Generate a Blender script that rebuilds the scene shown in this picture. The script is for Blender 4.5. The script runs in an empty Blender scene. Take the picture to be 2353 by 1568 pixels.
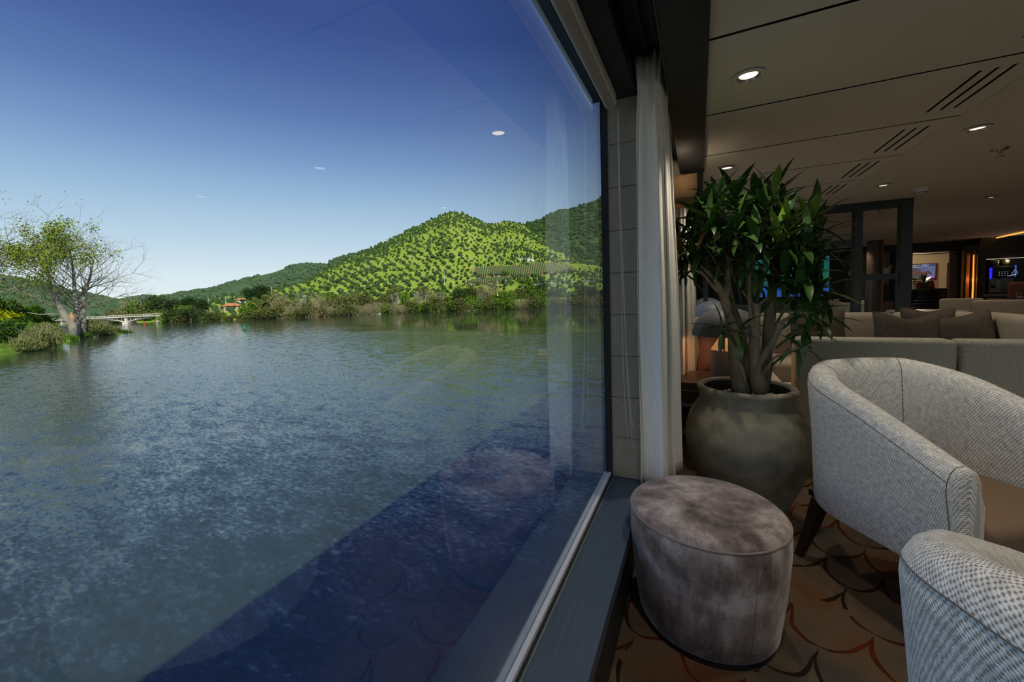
import bpy, bmesh, math, random
import numpy as np
from mathutils import Vector, Matrix, noise as mnoise

random.seed(7)
rng = np.random.default_rng(7)
scene = bpy.context.scene
C = scene.collection

# ------------------------------------------------------------------ camera
IMG_W, IMG_H = 2353.0, 1568.0
FOC, PPX, PPY = 930.0, 1150.0, 736.0          # focal length and optical axis in pixels
ROLL, VPX, VPY, EYE = 0.033, 1605.0, 664.0, 1.2
_c = (VPY - PPY) + ROLL * (VPX - PPX)
_n = np.array([ROLL, 1.0, -_c / FOC]); CZ = -_n / np.linalg.norm(_n)
_y = np.array([VPX - PPX, VPY - PPY, FOC]); CY = _y / np.linalg.norm(_y)
CX = np.cross(CY, CZ)
if CX[0] < 0: CX = -CX
cam_data = bpy.data.cameras.new('camera'); cam = bpy.data.objects.new('camera', cam_data); C.objects.link(cam)
right = Vector((CX[0], CY[0], CZ[0])); down = Vector((CX[1], CY[1], CZ[1])); fwd = Vector((CX[2], CY[2], CZ[2]))
m = Matrix.Identity(4)
for i in range(3):
    m[i][0] = right[i]; m[i][1] = -down[i]; m[i][2] = -fwd[i]
m[2][3] = EYE
cam.matrix_world = m
cam_data.sensor_fit = 'HORIZONTAL'; cam_data.sensor_width = 36.0
cam_data.lens = FOC / IMG_W * 36.0
cam_data.shift_x = (IMG_W / 2 - PPX) / IMG_W
cam_data.shift_y = -(IMG_H / 2 - PPY) / IMG_W
cam_data.clip_start = 0.02; cam_data.clip_end = 4000
scene.camera = cam

def ray(x, y):
    d = np.array([x - PPX, y - PPY, FOC]); return np.array([d @ CX, d @ CY, d @ CZ])
def at_y(x, y, Y):
    r = ray(x, y); return np.array([0, 0, EYE]) + r * (Y / r[1])
def at_z(x, y, z):
    r = ray(x, y); return np.array([0, 0, EYE]) + r * ((z - EYE) / r[2])
def at_r(x, y, dist):
    r = ray(x, y); return np.array([0, 0, EYE]) + r * (dist / math.hypot(r[0], r[1]))
def project(p):
    q = np.asarray(p, float) - np.array([0, 0, EYE]); d = q[0] * CX + q[1] * CY + q[2] * CZ
    return PPX + FOC * d[0] / d[2], PPY + FOC * d[1] / d[2]

# ------------------------------------------------------------------ sky, sun, exposure
scene.view_settings.view_transform = 'Standard'
scene.view_settings.look = 'None'
scene.view_settings.gamma = 1.0
scene.view_settings.use_curve_mapping = False
scene.view_settings.exposure = 0.0
scene.cycles.use_denoising = True
scene.cycles.max_bounces = 10
scene.cycles.transparent_max_bounces = 12
scene.cycles.sample_clamp_indirect = 6.0

def lin(r, g, b):
    f = lambda c: (c / 12.92 if c <= 0.04045 else ((c + 0.055) / 1.055) ** 2.4)
    return (f(r / 255), f(g / 255), f(b / 255), 1.0)

world = bpy.data.worlds.new('sky'); scene.world = world; world.use_nodes = True
wn, wl = world.node_tree.nodes, world.node_tree.links
wn.clear()
tc = wn.new('ShaderNodeTexCoord'); sep = wn.new('ShaderNodeSeparateXYZ'); ramp = wn.new('ShaderNodeValToRGB')
bg = wn.new('ShaderNodeBackground'); out = wn.new('ShaderNodeOutputWorld')
wl.new(tc.outputs['Generated'], sep.inputs[0]); wl.new(sep.outputs['Z'], ramp.inputs[0])
wl.new(ramp.outputs[0], bg.inputs[0]); wl.new(bg.outputs[0], out.inputs[0])
SKY = [(0.0, (241, 247, 252)), (0.06, (227, 238, 248)), (0.13, (197, 218, 239)), (0.22, (160, 191, 225)), (0.30, (126, 157, 206)),
       (0.376, (97, 126, 184)), (0.45, (76, 103, 165)), (0.52, (60, 84, 149)), (1.0, (44, 63, 114))]
els = ramp.color_ramp.elements
els[0].position = SKY[0][0]; els[0].color = lin(*SKY[0][1])
els[1].position = SKY[-1][0]; els[1].color = lin(*SKY[-1][1])
for p_, c_ in SKY[1:-1]:
    e = els.new(p_); e.color = lin(*c_)
bg.inputs[1].default_value = 1.05

SUN_DIR = Vector((0.615, -0.43, 0.66)).normalized()      # towards the sun: over the ship, behind the viewer
sun_data = bpy.data.lights.new('sun', 'SUN'); sun_data.energy = 5.2; sun_data.angle = math.radians(0.53)
sun_data.color = (1.0, 0.955, 0.88)
sun = bpy.data.objects.new('sun', sun_data); C.objects.link(sun)
sun.rotation_euler = SUN_DIR.to_track_quat('Z', 'Y').to_euler(); sun.location = (20, -20, 30)

# ------------------------------------------------------------------ object helpers
WM = {}
def tag(o, label=None, cat=None, group=None, kind=None):
    if label: o['label'] = label
    if cat: o['category'] = cat
    if group: o['group'] = group
    if kind: o['kind'] = kind
    return o
def thing(name, label, cat, loc=(0, 0, 0), rz=0.0, group=None, kind=None):
    o = bpy.data.objects.new(name, None); C.objects.link(o)
    o.location = loc; o.rotation_euler = (0, 0, rz); o.empty_display_size = 0.1
    WM[o.name] = Matrix.Translation(Vector(loc)) @ Matrix.Rotation(rz, 4, 'Z')
    return tag(o, label, cat, group, kind)

class MB:
    """collects geometry for one mesh"""
    def __init__(s): s.v = []; s.f = []; s.uv = {}
    def add(s, vs, fs, M=None):
        b = len(s.v)
        if M is not None: vs = [tuple(M @ Vector(v)) for v in vs]
        s.v += [tuple(v) for v in vs]; s.f += [tuple(i + b for i in f) for f in fs]
        return s
    def box(s, x0, y0, z0, x1, y1, z1, M=None):
        vs = [(x0, y0, z0), (x1, y0, z0), (x1, y1, z0), (x0, y1, z0), (x0, y0, z1), (x1, y0, z1), (x1, y1, z1), (x0, y1, z1)]
        return s.add(vs, [(0, 3, 2, 1), (4, 5, 6, 7), (0, 1, 5, 4), (1, 2, 6, 5), (2, 3, 7, 6), (3, 0, 4, 7)], M)
    def rbox(s, x0, y0, z0, x1, y1, z1, r=0.02, seg=3, M=None):
        bm = bmesh.new(); bmesh.ops.create_cube(bm, size=1.0)
        for v in bm.verts:
            v.co = Vector(((x0 + x1) / 2 + v.co.x * (x1 - x0), (y0 + y1) / 2 + v.co.y * (y1 - y0), (z0 + z1) / 2 + v.co.z * (z1 - z0)))
        r = min(r, 0.49 * min(x1 - x0, y1 - y0, z1 - z0))
        bmesh.ops.bevel(bm, geom=bm.edges[:], offset=r, segments=seg, profile=0.5, affect='EDGES')
        bm.verts.index_update()
        s.add([v.co[:] for v in bm.verts], [[v.index for v in f.verts] for f in bm.faces], M); bm.free()
        return s
    def tube(s, pts, rad, n=8, cap=True, M=None):
        pts = [Vector(p) for p in pts]
        if not hasattr(rad, '__len__'): rad = [rad] * len(pts)
        vs, fs = [], []
        t0 = (pts[1] - pts[0]).normalized()
        up = Vector((0, 0, 1)) if abs(t0.z) < 0.9 else Vector((1, 0, 0))
        a = t0.cross(up).normalized()
        for i, p in enumerate(pts):
            if i == 0: t = t0
            elif i == len(pts) - 1: t = (pts[i] - pts[i - 1]).normalized()
            else: t = (pts[i + 1] - pts[i - 1]).normalized()
            a = (a - t * a.dot(t)).normalized(); b = t.cross(a)
            for k in range(n):
                w = 2 * math.pi * k / n
                vs.append(p + (a * math.cos(w) + b * math.sin(w)) * rad[i])
        for i in range(len(pts) - 1):
            for k in range(n):
                k2 = (k + 1) % n
                fs.append((i * n + k, i * n + k2, (i + 1) * n + k2, (i + 1) * n + k))
        if cap:
            fs.append(tuple(range(n - 1, -1, -1))); fs.append(tuple((len(pts) - 1) * n + k for k in range(n)))
        return s.add(vs, fs, M)
    def lathe(s, prof, n=32, c=(0, 0, 0), M=None):
        vs, fs = [], []
        for r, z in prof:
            for k in range(n):
                w = 2 * math.pi * k / n
                vs.append((c[0] + max(r, 1e-4) * math.cos(w), c[1] + max(r, 1e-4) * math.sin(w), c[2] + z))
        for i in range(len(prof) - 1):
            for k in range(n):
                k2 = (k + 1) % n
                fs.append((i * n + k, i * n + k2, (i + 1) * n + k2, (i + 1) * n + k))
        return s.add(vs, fs, M)
    def grid(s, P, closed_u=False, uv=None):
        """P: list of rows of points; uv same layout"""
        nu, nv = len(P), len(P[0]); b = len(s.v)
        for row in P: s.v += [tuple(p) for p in row]
        for i in range(nu - (0 if closed_u else 1)):
            i2 = (i + 1) % nu
            for j in range(nv - 1):
                s.f.append((b + i * nv + j, b + i2 * nv + j, b + i2 * nv + j + 1, b + i * nv + j + 1))
        if uv:
            for i in range(nu):
                for j in range(nv): s.uv[b + i * nv + j] = uv[i][j]
        return s
    def mesh(s, name, mat, smooth=False, sharp=None):
        me = bpy.data.meshes.new(name); me.from_pydata(s.v, [], s.f); 
        if s.uv:
            l = me.uv_layers.new(name='UVMap')
            for lp in me.loops: l.data[lp.index].uv = s.uv.get(lp.vertex_index, (0, 0))
        me.materials.append(mat)
        if smooth:
            me.polygons.foreach_set('use_smooth', [True] * len(me.polygons))
            if sharp:
                me.set_sharp_from_angle(angle=math.radians(sharp))
        me.update()
        return me

def put(name, mb, mat, parent=None, smooth=False, sharp=None, loc=None, M=None):
    me = mb.mesh(name, mat, smooth, sharp) if isinstance(mb, MB) else mb
    o = bpy.data.objects.new(name, me); C.objects.link(o)
    if parent is not None:
        o.parent = parent
        pm = WM.get(parent.name, Matrix.Identity(4))
        if M is None:
            o.matrix_parent_inverse = pm.inverted()
            WM[o.name] = Matrix.Identity(4)
        else:
            o.matrix_basis = M; WM[o.name] = pm @ M
    else:
        if M is not None: o.matrix_basis = M
        if loc is not None: o.location = loc
        WM[o.name] = o.matrix_basis.copy()
    return o
def struct(name, mb, mat, parent=None, smooth=False, sharp=None):
    o = put(name, mb, mat, parent, smooth, sharp)
    if parent is None: o['kind'] = 'structure'
    return o
def kids(o): return [c for c in bpy.data.objects if c.parent == o]
def copy_tree(o, parent=None):
    c = o.copy(); C.objects.link(c)
    if parent is not None: c.parent = parent
    for ch in kids(o): copy_tree(ch, c)
    return c

# ------------------------------------------------------------------ materials
def new_mat(name):
    m = bpy.data.materials.new(name); m.use_nodes = True
    nt = m.node_tree; b = nt.nodes.get('Principled BSDF')
    return m, nt, b
def mat(name, col, rough=0.6, metal=0.0, col2=None, nscale=6.0, ndetail=4.0, nlo=0.35, nhi=0.65, bump=None, spec=None,
        emit=None, estr=1.0, sheen=0.0, stretch=None, uvmap=False):
    m, nt, b = new_mat(name); N, L = nt.nodes, nt.links
    b.inputs['Base Color'].default_value = (*col[:3], 1); b.inputs['Roughness'].default_value = rough
    b.inputs['Metallic'].default_value = metal
    if spec is not None: b.inputs['Specular IOR Level'].default_value = spec
    if sheen: b.inputs['Sheen Weight'].default_value = sheen; b.inputs['Sheen Roughness'].default_value = 0.4
    if emit: b.inputs['Emission Color'].default_value = (*emit[:3], 1); b.inputs['Emission Strength'].default_value = estr
    co = None
    if col2 or bump:
        t = N.new('ShaderNodeTexCoord'); co = t.outputs['UV' if uvmap else 'Object']
        if stretch:
            mp = N.new('ShaderNodeMapping'); mp.inputs['Scale'].default_value = stretch; L.new(co, mp.inputs[0]); co = mp.outputs[0]
    if col2:
        n = N.new('ShaderNodeTexNoise'); n.inputs['Scale'].default_value = nscale; n.inputs['Detail'].default_value = ndetail
        L.new(co, n.inputs['Vector'])
        r = N.new('ShaderNodeValToRGB'); r.color_ramp.elements[0].position = nlo; r.color_ramp.elements[1].position = nhi
        r.color_ramp.elements[0].color = (*col[:3], 1); r.color_ramp.elements[1].color = (*col2[:3], 1)
        L.new(n.outputs['Fac'], r.inputs[0]); L.new(r.outputs[0], b.inputs['Base Color'])
    if bump:
        n = N.new('ShaderNodeTexNoise'); n.inputs['Scale'].default_value = bump[0]; n.inputs['Detail'].default_value = 3
        L.new(co, n.inputs['Vector'])
        bp = N.new('ShaderNodeBump'); bp.inputs['Strength'].default_value = bump[1]; bp.inputs['Distance'].default_value = bump[2] if len(bump) > 2 else 0.002
        L.new(n.outputs['Fac'], bp.inputs['Height']); L.new(bp.outputs[0], b.inputs['Normal'])
    return m
def glow(name, col, strength):
    m, nt, b = new_mat(name)
    b.inputs['Base Color'].default_value = (0.02, 0.02, 0.02, 1)
    b.inputs['Emission Color'].default_value = (*col, 1); b.inputs['Emission Strength'].default_value = strength
    return m
def glass_mat(name, tint=(0.925, 0.985, 0.965), gloss=2.0):
    """thin pane: clear with a mirror share that grows at grazing angles"""
    m, nt, b = new_mat(name); N, L = nt.nodes, nt.links; N.remove(b)
    o = N['Material Output']
    tr = N.new('ShaderNodeBsdfTransparent'); tr.inputs[0].default_value = (*tint, 1)
    gl = N.new('ShaderNodeBsdfGlossy'); gl.inputs['Roughness'].default_value = 0.0; gl.inputs['Color'].default_value = (1, 1, 1, 1)
    fr = N.new('ShaderNodeFresnel'); fr.inputs[0].default_value = 1.5
    geo = N.new('ShaderNodeNewGeometry')
    # the same reflectance seen from both faces of the thin sheet
    io = N.new('ShaderNodeMath'); io.operation = 'MULTIPLY_ADD'; io.inputs[1].default_value = 1 / 1.5 - 1.5; io.inputs[2].default_value = 1.5
    L.new(geo.outputs['Backfacing'], io.inputs[0]); L.new(io.outputs[0], fr.inputs[0])
    mu = N.new('ShaderNodeMath'); mu.operation = 'MULTIPLY'; mu.inputs[1].default_value = gloss; mu.use_clamp = True
    L.new(fr.outputs[0], mu.inputs[0])
    mx = N.new('ShaderNodeMixShader'); L.new(mu.outputs[0], mx.inputs[0]); L.new(tr.outputs[0], mx.inputs[1]); L.new(gl.outputs[0], mx.inputs[2])
    L.new(mx.outputs[0], o.inputs[0])
    return m
# ------------------------------------------------------------------ material set
SR = lambda r, g, b: lin(r, g, b)[:3]
M_ceil = mat('ceiling_paint', (0.80, 0.76, 0.66), 0.7, bump=(900, 0.08, 0.0005))
M_ceil2 = mat('ceiling_paint_inner', (0.76, 0.71, 0.63), 0.7)
M_gap = mat('joint_black', (0.012, 0.012, 0.012), 0.8)
M_soffit = mat('soffit_black', (0.022, 0.024, 0.024), 0.55, bump=(700, 0.1, 0.0005))
M_dark = mat('dark_metal', (0.020, 0.023, 0.022), 0.45, bump=(500, 0.1, 0.0005))
M_frame = mat('window_frame_grey', (0.16, 0.22, 0.25), 0.4, 0.3)
M_alu = mat('white_metal', (0.62, 0.66, 0.68), 0.35)
M_gasket = mat('rubber_black', (0.01, 0.01, 0.012), 0.7)
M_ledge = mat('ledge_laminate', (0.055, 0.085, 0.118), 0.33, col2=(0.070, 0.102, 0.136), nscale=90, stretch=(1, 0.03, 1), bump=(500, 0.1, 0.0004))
M_pier = mat('pier_leatherette', (0.27, 0.23, 0.165), 0.6, col2=(0.31, 0.27, 0.20), nscale=40, bump=(350, 0.15, 0.001))
M_wall = mat('wall_dark', (0.030, 0.030, 0.028), 0.6)
M_wall_beige = mat('wall_beige', (0.42, 0.38, 0.31), 0.7)
M_wall_brown = mat('wall_brown_leather', (0.26, 0.15, 0.085), 0.6, bump=(300, 0.15, 0.001))
M_hull = mat('hull_paint', (0.7, 0.7, 0.7), 0.5)
M_trim = mat('lamp_trim_white', (0.75, 0.73, 0.68), 0.4)
M_white = mat('white_plastic', (0.72, 0.71, 0.66), 0.45)
M_chrome = mat('chrome', (0.55, 0.52, 0.48), 0.25, 1.0)
M_glass = glass_mat('window_glass')

def carpet():
    m, nt, b = new_mat('carpet'); N, L = nt.nodes, nt.links
    def math_(op, a, c=None, clamp=False):
        n = N.new('ShaderNodeMath'); n.operation = op; n.use_clamp = clamp
        for i, s in enumerate((a, c)):
            if s is None: continue
            if isinstance(s, (int, float)): n.inputs[i].default_value = s
            else: L.new(s, n.inputs[i])
        return n.outputs[0]
    t = N.new('ShaderNodeTexCoord'); mp = N.new('ShaderNodeMapping'); mp.inputs['Rotation'].default_value = (0, 0, math.radians(24))
    L.new(t.outputs['Object'], mp.inputs[0])
    dn = N.new('ShaderNodeTexNoise'); dn.inputs['Scale'].default_value = 3.2; dn.inputs['Detail'].default_value = 2; L.new(mp.outputs[0], dn.inputs['Vector'])
    dv = N.new('ShaderNodeVectorMath'); dv.operation = 'SUBTRACT'; dv.inputs[1].default_value = (0.5, 0.5, 0.5); L.new(dn.outputs['Color'], dv.inputs[0])
    ds = N.new('ShaderNodeVectorMath'); ds.operation = 'SCALE'; ds.inputs['Scale'].default_value = 0.11; L.new(dv.outputs[0], ds.inputs[0])
    ad = N.new('ShaderNodeVectorMath'); L.new(mp.outputs[0], ad.inputs[0]); L.new(ds.outputs[0], ad.inputs[1])
    sp = N.new('ShaderNodeSeparateXYZ'); L.new(ad.outputs[0], sp.inputs[0])
    U = math_('DIVIDE', sp.outputs[0], 0.215); V = math_('DIVIDE', sp.outputs[1], 0.20)
    row = math_('FLOOR', V); par = math_('MODULO', math_('ABSOLUTE', row), 2.0)
    us = math_('SUBTRACT', math_('FRACT', math_('ADD', U, math_('MULTIPLY', par, 0.5))), 0.5)      # -.5..+.5
    vf = math_('FRACT', V)
    # scale tip: half ellipse hanging in each cell, open straight sides above
    x2 = math_('MULTIPLY', us, us)
    arc = math_('MULTIPLY', math_('SUBTRACT', 1.0, math_('SQRT', math_('SUBTRACT', 1.0, math_('MULTIPLY', x2, 3.96), True))), 0.92)
    d1 = math_('ABSOLUTE', math_('SUBTRACT', vf, arc))
    # thickness follows slope a little
    th = math_('ADD', 0.030, math_('MULTIPLY', math_('POWER', math_('ABSOLUTE', us), 3.0), 0.95))
    line = math_('LESS_THAN', d1, th)
    brk = N.new('ShaderNodeTexNoise'); brk.inputs['Scale'].default_value = 4.0; L.new(mp.outputs[0], brk.inputs['Vector'])
    line = math_('MULTIPLY', line, math_('GREATER_THAN', brk.outputs['Fac'], 0.40))
    fz = N.new('ShaderNodeTexNoise'); fz.inputs['Scale'].default_value = 420; L.new(t.outputs['Object'], fz.inputs['Vector'])
    # blotches
    n1 = N.new('ShaderNodeTexNoise'); n1.inputs['Scale'].default_value = 3.0; n1.inputs['Detail'].default_value = 3; L.new(mp.outputs[0], n1.inputs['Vector'])
    r1 = N.new('ShaderNodeValToRGB'); e = r1.color_ramp.elements
    e[0].position = 0.30; e[0].color = (0.075, 0.070, 0.062, 1); e[1].position = 0.72; e[1].color = (0.17, 0.055, 0.02, 1)
    for p_, c_ in ((0.42, (0.11, 0.088, 0.062)), (0.52, (0.155, 0.105, 0.065)), (0.60, (0.15, 0.085, 0.045))):
        x = e.new(p_); x.color = (*c_, 1)
    L.new(n1.outputs['Fac'], r1.inputs[0])
    n2 = N.new('ShaderNodeTexNoise'); n2.inputs['Scale'].default_value = 2.3; L.new(ad.outputs[0], n2.inputs['Vector'])
    r2 = N.new('ShaderNodeValToRGB'); r2.color_ramp.elements[0].position = 0.46; r2.color_ramp.elements[0].color = (0.022, 0.013, 0.009, 1)
    r2.color_ramp.elements[1].position = 0.60; r2.color_ramp.elements[1].color = (0.12, 0.022, 0.008, 1); L.new(n2.outputs['Fac'], r2.inputs[0])
    mx = N.new('ShaderNodeMixRGB'); L.new(line, mx.inputs[0]); L.new(r1.outputs[0], mx.inputs[1]); L.new(r2.outputs[0], mx.inputs[2])
    m2 = N.new('ShaderNodeMixRGB'); m2.blend_type = 'MULTIPLY'; m2.inputs[0].default_value = 0.7
    r3 = N.new('ShaderNodeValToRGB'); r3.color_ramp.elements[0].position = 0.3; r3.color_ramp.elements[0].color = (0.45, 0.45, 0.45, 1)
    r3.color_ramp.elements[1].position = 0.7; r3.color_ramp.elements[1].color = (1.25, 1.25, 1.25, 1); L.new(fz.outputs['Fac'], r3.inputs[0])
    L.new(mx.outputs[0], m2.inputs[1]); L.new(r3.outputs[0], m2.inputs[2]); L.new(m2.outputs[0], b.inputs['Base Color'])
    b.inputs['Roughness'].default_value = 0.95; b.inputs['Specular IOR Level'].default_value = 0.1
    bp = N.new('ShaderNodeBump'); bp.inputs['Strength'].default_value = 0.5; bp.inputs['Distance'].default_value = 0.004
    L.new(fz.outputs['Fac'], bp.inputs['Height']); L.new(bp.outputs[0], b.inputs['Normal'])
    return m
M_carpet = carpet()

# ------------------------------------------------------------------ room shell
ZC, YB, YF, XR = 2.10, -2.1, 13.0, 8.0
DOWN_W = 23.0                                  # each downlight, watts
XG = -0.40                                    # glass plane
struct('floor', MB().box(-0.50, YB, -0.12, XR, 19.0, 0.0), M_carpet)

# ceiling: dark void above, panels hung below it
ceil = struct('ceiling', MB().box(0.03, YB, ZC + 0.090, XR, 19.0, ZC + 0.20), M_gap)
PITCH, Y0, GAP = 0.7225, 1.7215, 0.019
SLX = (1.098, 1.151, 1.204)
def slot_panel():
    mb = MB(); x0, x1, y0, y1 = 0.037, 1.292, GAP / 2, PITCH - GAP / 2
    sw = 0.015; sy0, sy1 = 0.105, 0.572
    xs = [x0]
    for s in SLX: xs += [s - sw / 2, s + sw / 2]
    xs.append(x1); ys = [y0, sy0, sy1, y1]
    for i in range(len(xs) - 1):
        for j in range(3):
            if j == 1 and i % 2 == 1: continue
            mb.box(xs[i], ys[j], ZC, xs[i + 1], ys[j + 1], ZC + 0.002)
    return mb
me_slot = slot_panel().mesh('ceiling_panel', M_ceil)
me_plain = MB().box(0.037, GAP / 2, ZC, 1.292, PITCH - GAP / 2, ZC + 0.012).mesh('ceiling_panel', M_ceil)
k0 = int(math.floor((YB - Y0) / PITCH))
for k in range(k0 + 1, 16):
    o = put('ceiling_panel', me_slot, None, ceil, M=Matrix.Translation((0, Y0 + k * PITCH, 0)))
WALLX = [1.300, 4.3, XR]
yj = [YB, 1.0, 6.9, YF + 0.3]
for i in range(2):
    for j in range(3):
        put('ceiling_panel', MB().box(WALLX[i] + 0.002, yj[j] + 0.002, ZC - 0.002, WALLX[i + 1] - 0.002, yj[j + 1] - 0.002, ZC + 0.003), M_ceil2, ceil)
put('ceiling_edge', MB().box(1.2925, YB, ZC - 0.0035, 1.2985, YF, ZC + 0.003), M_white, ceil)

# dark soffit over the windows with a recessed curtain slot
ZS = 2.075
sof = struct('trim_1', MB().box(-0.115, YB, ZS, 0.0355, YF, ZC + 0.2), M_soffit)
put('soffit_board', MB().box(-0.36, YB, ZS, -0.246, YF, ZC + 0.2), M_soffit, sof)
put('slot_ceiling', MB().box(-0.246, YB, 2.215, -0.115, YF, 2.30), M_soffit, sof)
for x in (-0.195, -0.150): put('curtain_rail', MB().box(x - 0.007, YB, 2.190, x + 0.007, YF, 2.216), M_dark, sof)
put('slot_lip', MB().box(-0.1225, YB, ZS - 0.004, -0.1155, YF, 2.10), M_dark, sof)
put('ceiling_speaker', MB().lathe([(0.0, -0.004), (0.068, -0.004), (0.072, 0.0), (0.076, -0.006), (0.082, -0.006), (0.084, 0.0)], 36, (-0.040, 3.41, ZS)), M_gasket, sof, True)

# window wall: hull below, roof above, piers between panes
wl_ = struct('wall_left', MB().box(XG - 0.040, YB, -4.6, XG - 0.012, 19.0, 0.255), M_hull)
put('roof_edge', MB().box(-0.47, YB - 1, 2.30, -0.36, 19.0, 2.95), M_hull, wl_)
struct('roof', MB().box(-0.46, YB - 1, 2.30, XR + 0.3, 19.2, 2.62), M_hull)
BAYS = [(YB, 1.965), (3.28, 6.60), (7.90, 11.2)]
# ledge boards
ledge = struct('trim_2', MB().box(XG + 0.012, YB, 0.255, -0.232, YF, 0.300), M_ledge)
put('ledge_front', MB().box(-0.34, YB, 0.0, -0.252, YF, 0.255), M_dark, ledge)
prev = None
for i, (a, b_) in enumerate(BAYS):
    w = thing('window_%d' % (i + 1), None, None, (XG, a, 0.3), kind='structure')
    put('pane', MB().add([(XG, a, 0.295), (XG, b_, 0.295), (XG, b_, 2.16), (XG, a, 2.16)], [(0, 1, 2, 3)]), M_glass, w)
    # bottom glazing bead: grey frame outside, bright strip inside
    put('sill_bead', MB().box(XG + 0.002, a, 0.300, XG + 0.016, b_, 0.322), M_alu, w)
    put('sill_frame', MB().box(XG - 0.030, a, 0.255, XG - 0.004, b_, 0.300), M_frame, w)
    put('sill_gasket', MB().box(XG + 0.016, a, 0.300, XG + 0.023, b_, 0.309), M_gasket, w)
    put('sill_step', MB().box(XG + 0.023, a, 0.300, XG + 0.029, b_, 0.304), M_frame, w)
    put('head_frame', MB().box(XG - 0.05, a, 2.085, XG - 0.003, b_, 2.30), M_frame, w)
    put('head_bead', MB().box(XG + 0.002, a, 2.095, XG + 0.022, b_, 2.20), M_gasket, w)
    for y in (a + 0.006, b_ - 0.006):
        put('jamb_gasket', MB().box(XG - 0.004, y - 0.006, 0.30, XG + 0.022, y + 0.006, 2.16), M_gasket, w)
    # roller blind rolled up under the soffit
    put('blind_cassette', MB().rbox(-0.374, a + 0.02, 2.018, -0.322, b_ - 0.07, ZS - 0.001, 0.012, 3), M_white, w, True, 40)
    put('blind_roll', MB().tube([(-0.349, a + 0.03, 2.030), (-0.349, b_ - 0.08, 2.030)], 0.024, 16), M_wall_beige, w, True, 40)
for i in range(len(BAYS)):
    a = BAYS[i][1]; b_ = BAYS[i + 1][0] if i + 1 < len(BAYS) else YF
    pr = put('pier', MB().box(XG - 0.012, a, 0.285, -0.215, b_, 2.30), M_gap, wl_)
    n = 9; hz = (2.075 - 0.30) / n
    for k in range(n):        # wrapped panels on the face of the pier that looks down the room, and on its room side
        put('pier_panel', MB().rbox(XG + 0.008, a - 0.006, 0.301 + k * hz + 0.0008, -0.2095, a + 0.02, 0.301 + (k + 1) * hz - 0.0008, 0.002, 1), M_pier, wl_)
        put('pier_panel', MB().rbox(-0.225, a + 0.021, 0.301 + k * hz + 0.0008, -0.2095, b_ + 0.003, 0.301 + (k + 1) * hz - 0.0008, 0.002, 1), M_pier, wl_)
# the other enclosing walls
wb = MB().box(-0.44, YB - 0.10, -4.0, XR + 0.2, YB, 0.30).box(-0.44, YB - 0.10, 2.05, XR + 0.2, YB, 2.62)
ADDED_WIN = [(-0.36, 1.80), (1.95, 3.90), (4.05, 6.00), (6.15, 7.95)]          # unseen forward windows, added to bring in more daylight
e_ = [-0.44] + [q for ab in ADDED_WIN for q in ab] + [XR + 0.2]
for i in range(0, len(e_), 2): wb.box(e_[i], YB - 0.10, 0.30, e_[i + 1], YB, 2.05)
struct('wall_back', wb, M_wall_beige)
for i, (a, b_) in enumerate(ADDED_WIN):
    w = thing('window_%d' % (i + 4), None, None, (a, YB, 0.30), kind='structure')
    put('pane', MB().add([(a, YB - .05, .30), (a, YB - .05, 2.05), (b_, YB - .05, 2.05), (b_, YB - .05, .30)], [(0, 3, 2, 1)]), M_glass, w)
    put('sill_bead', MB().box(a, YB - .04, .30, b_, YB - .005, .322), M_alu, w)
struct('wall_right', MB().box(XR, YB, -0.12, XR + 0.2, 19.0, 2.30), M_wall_beige)
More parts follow.
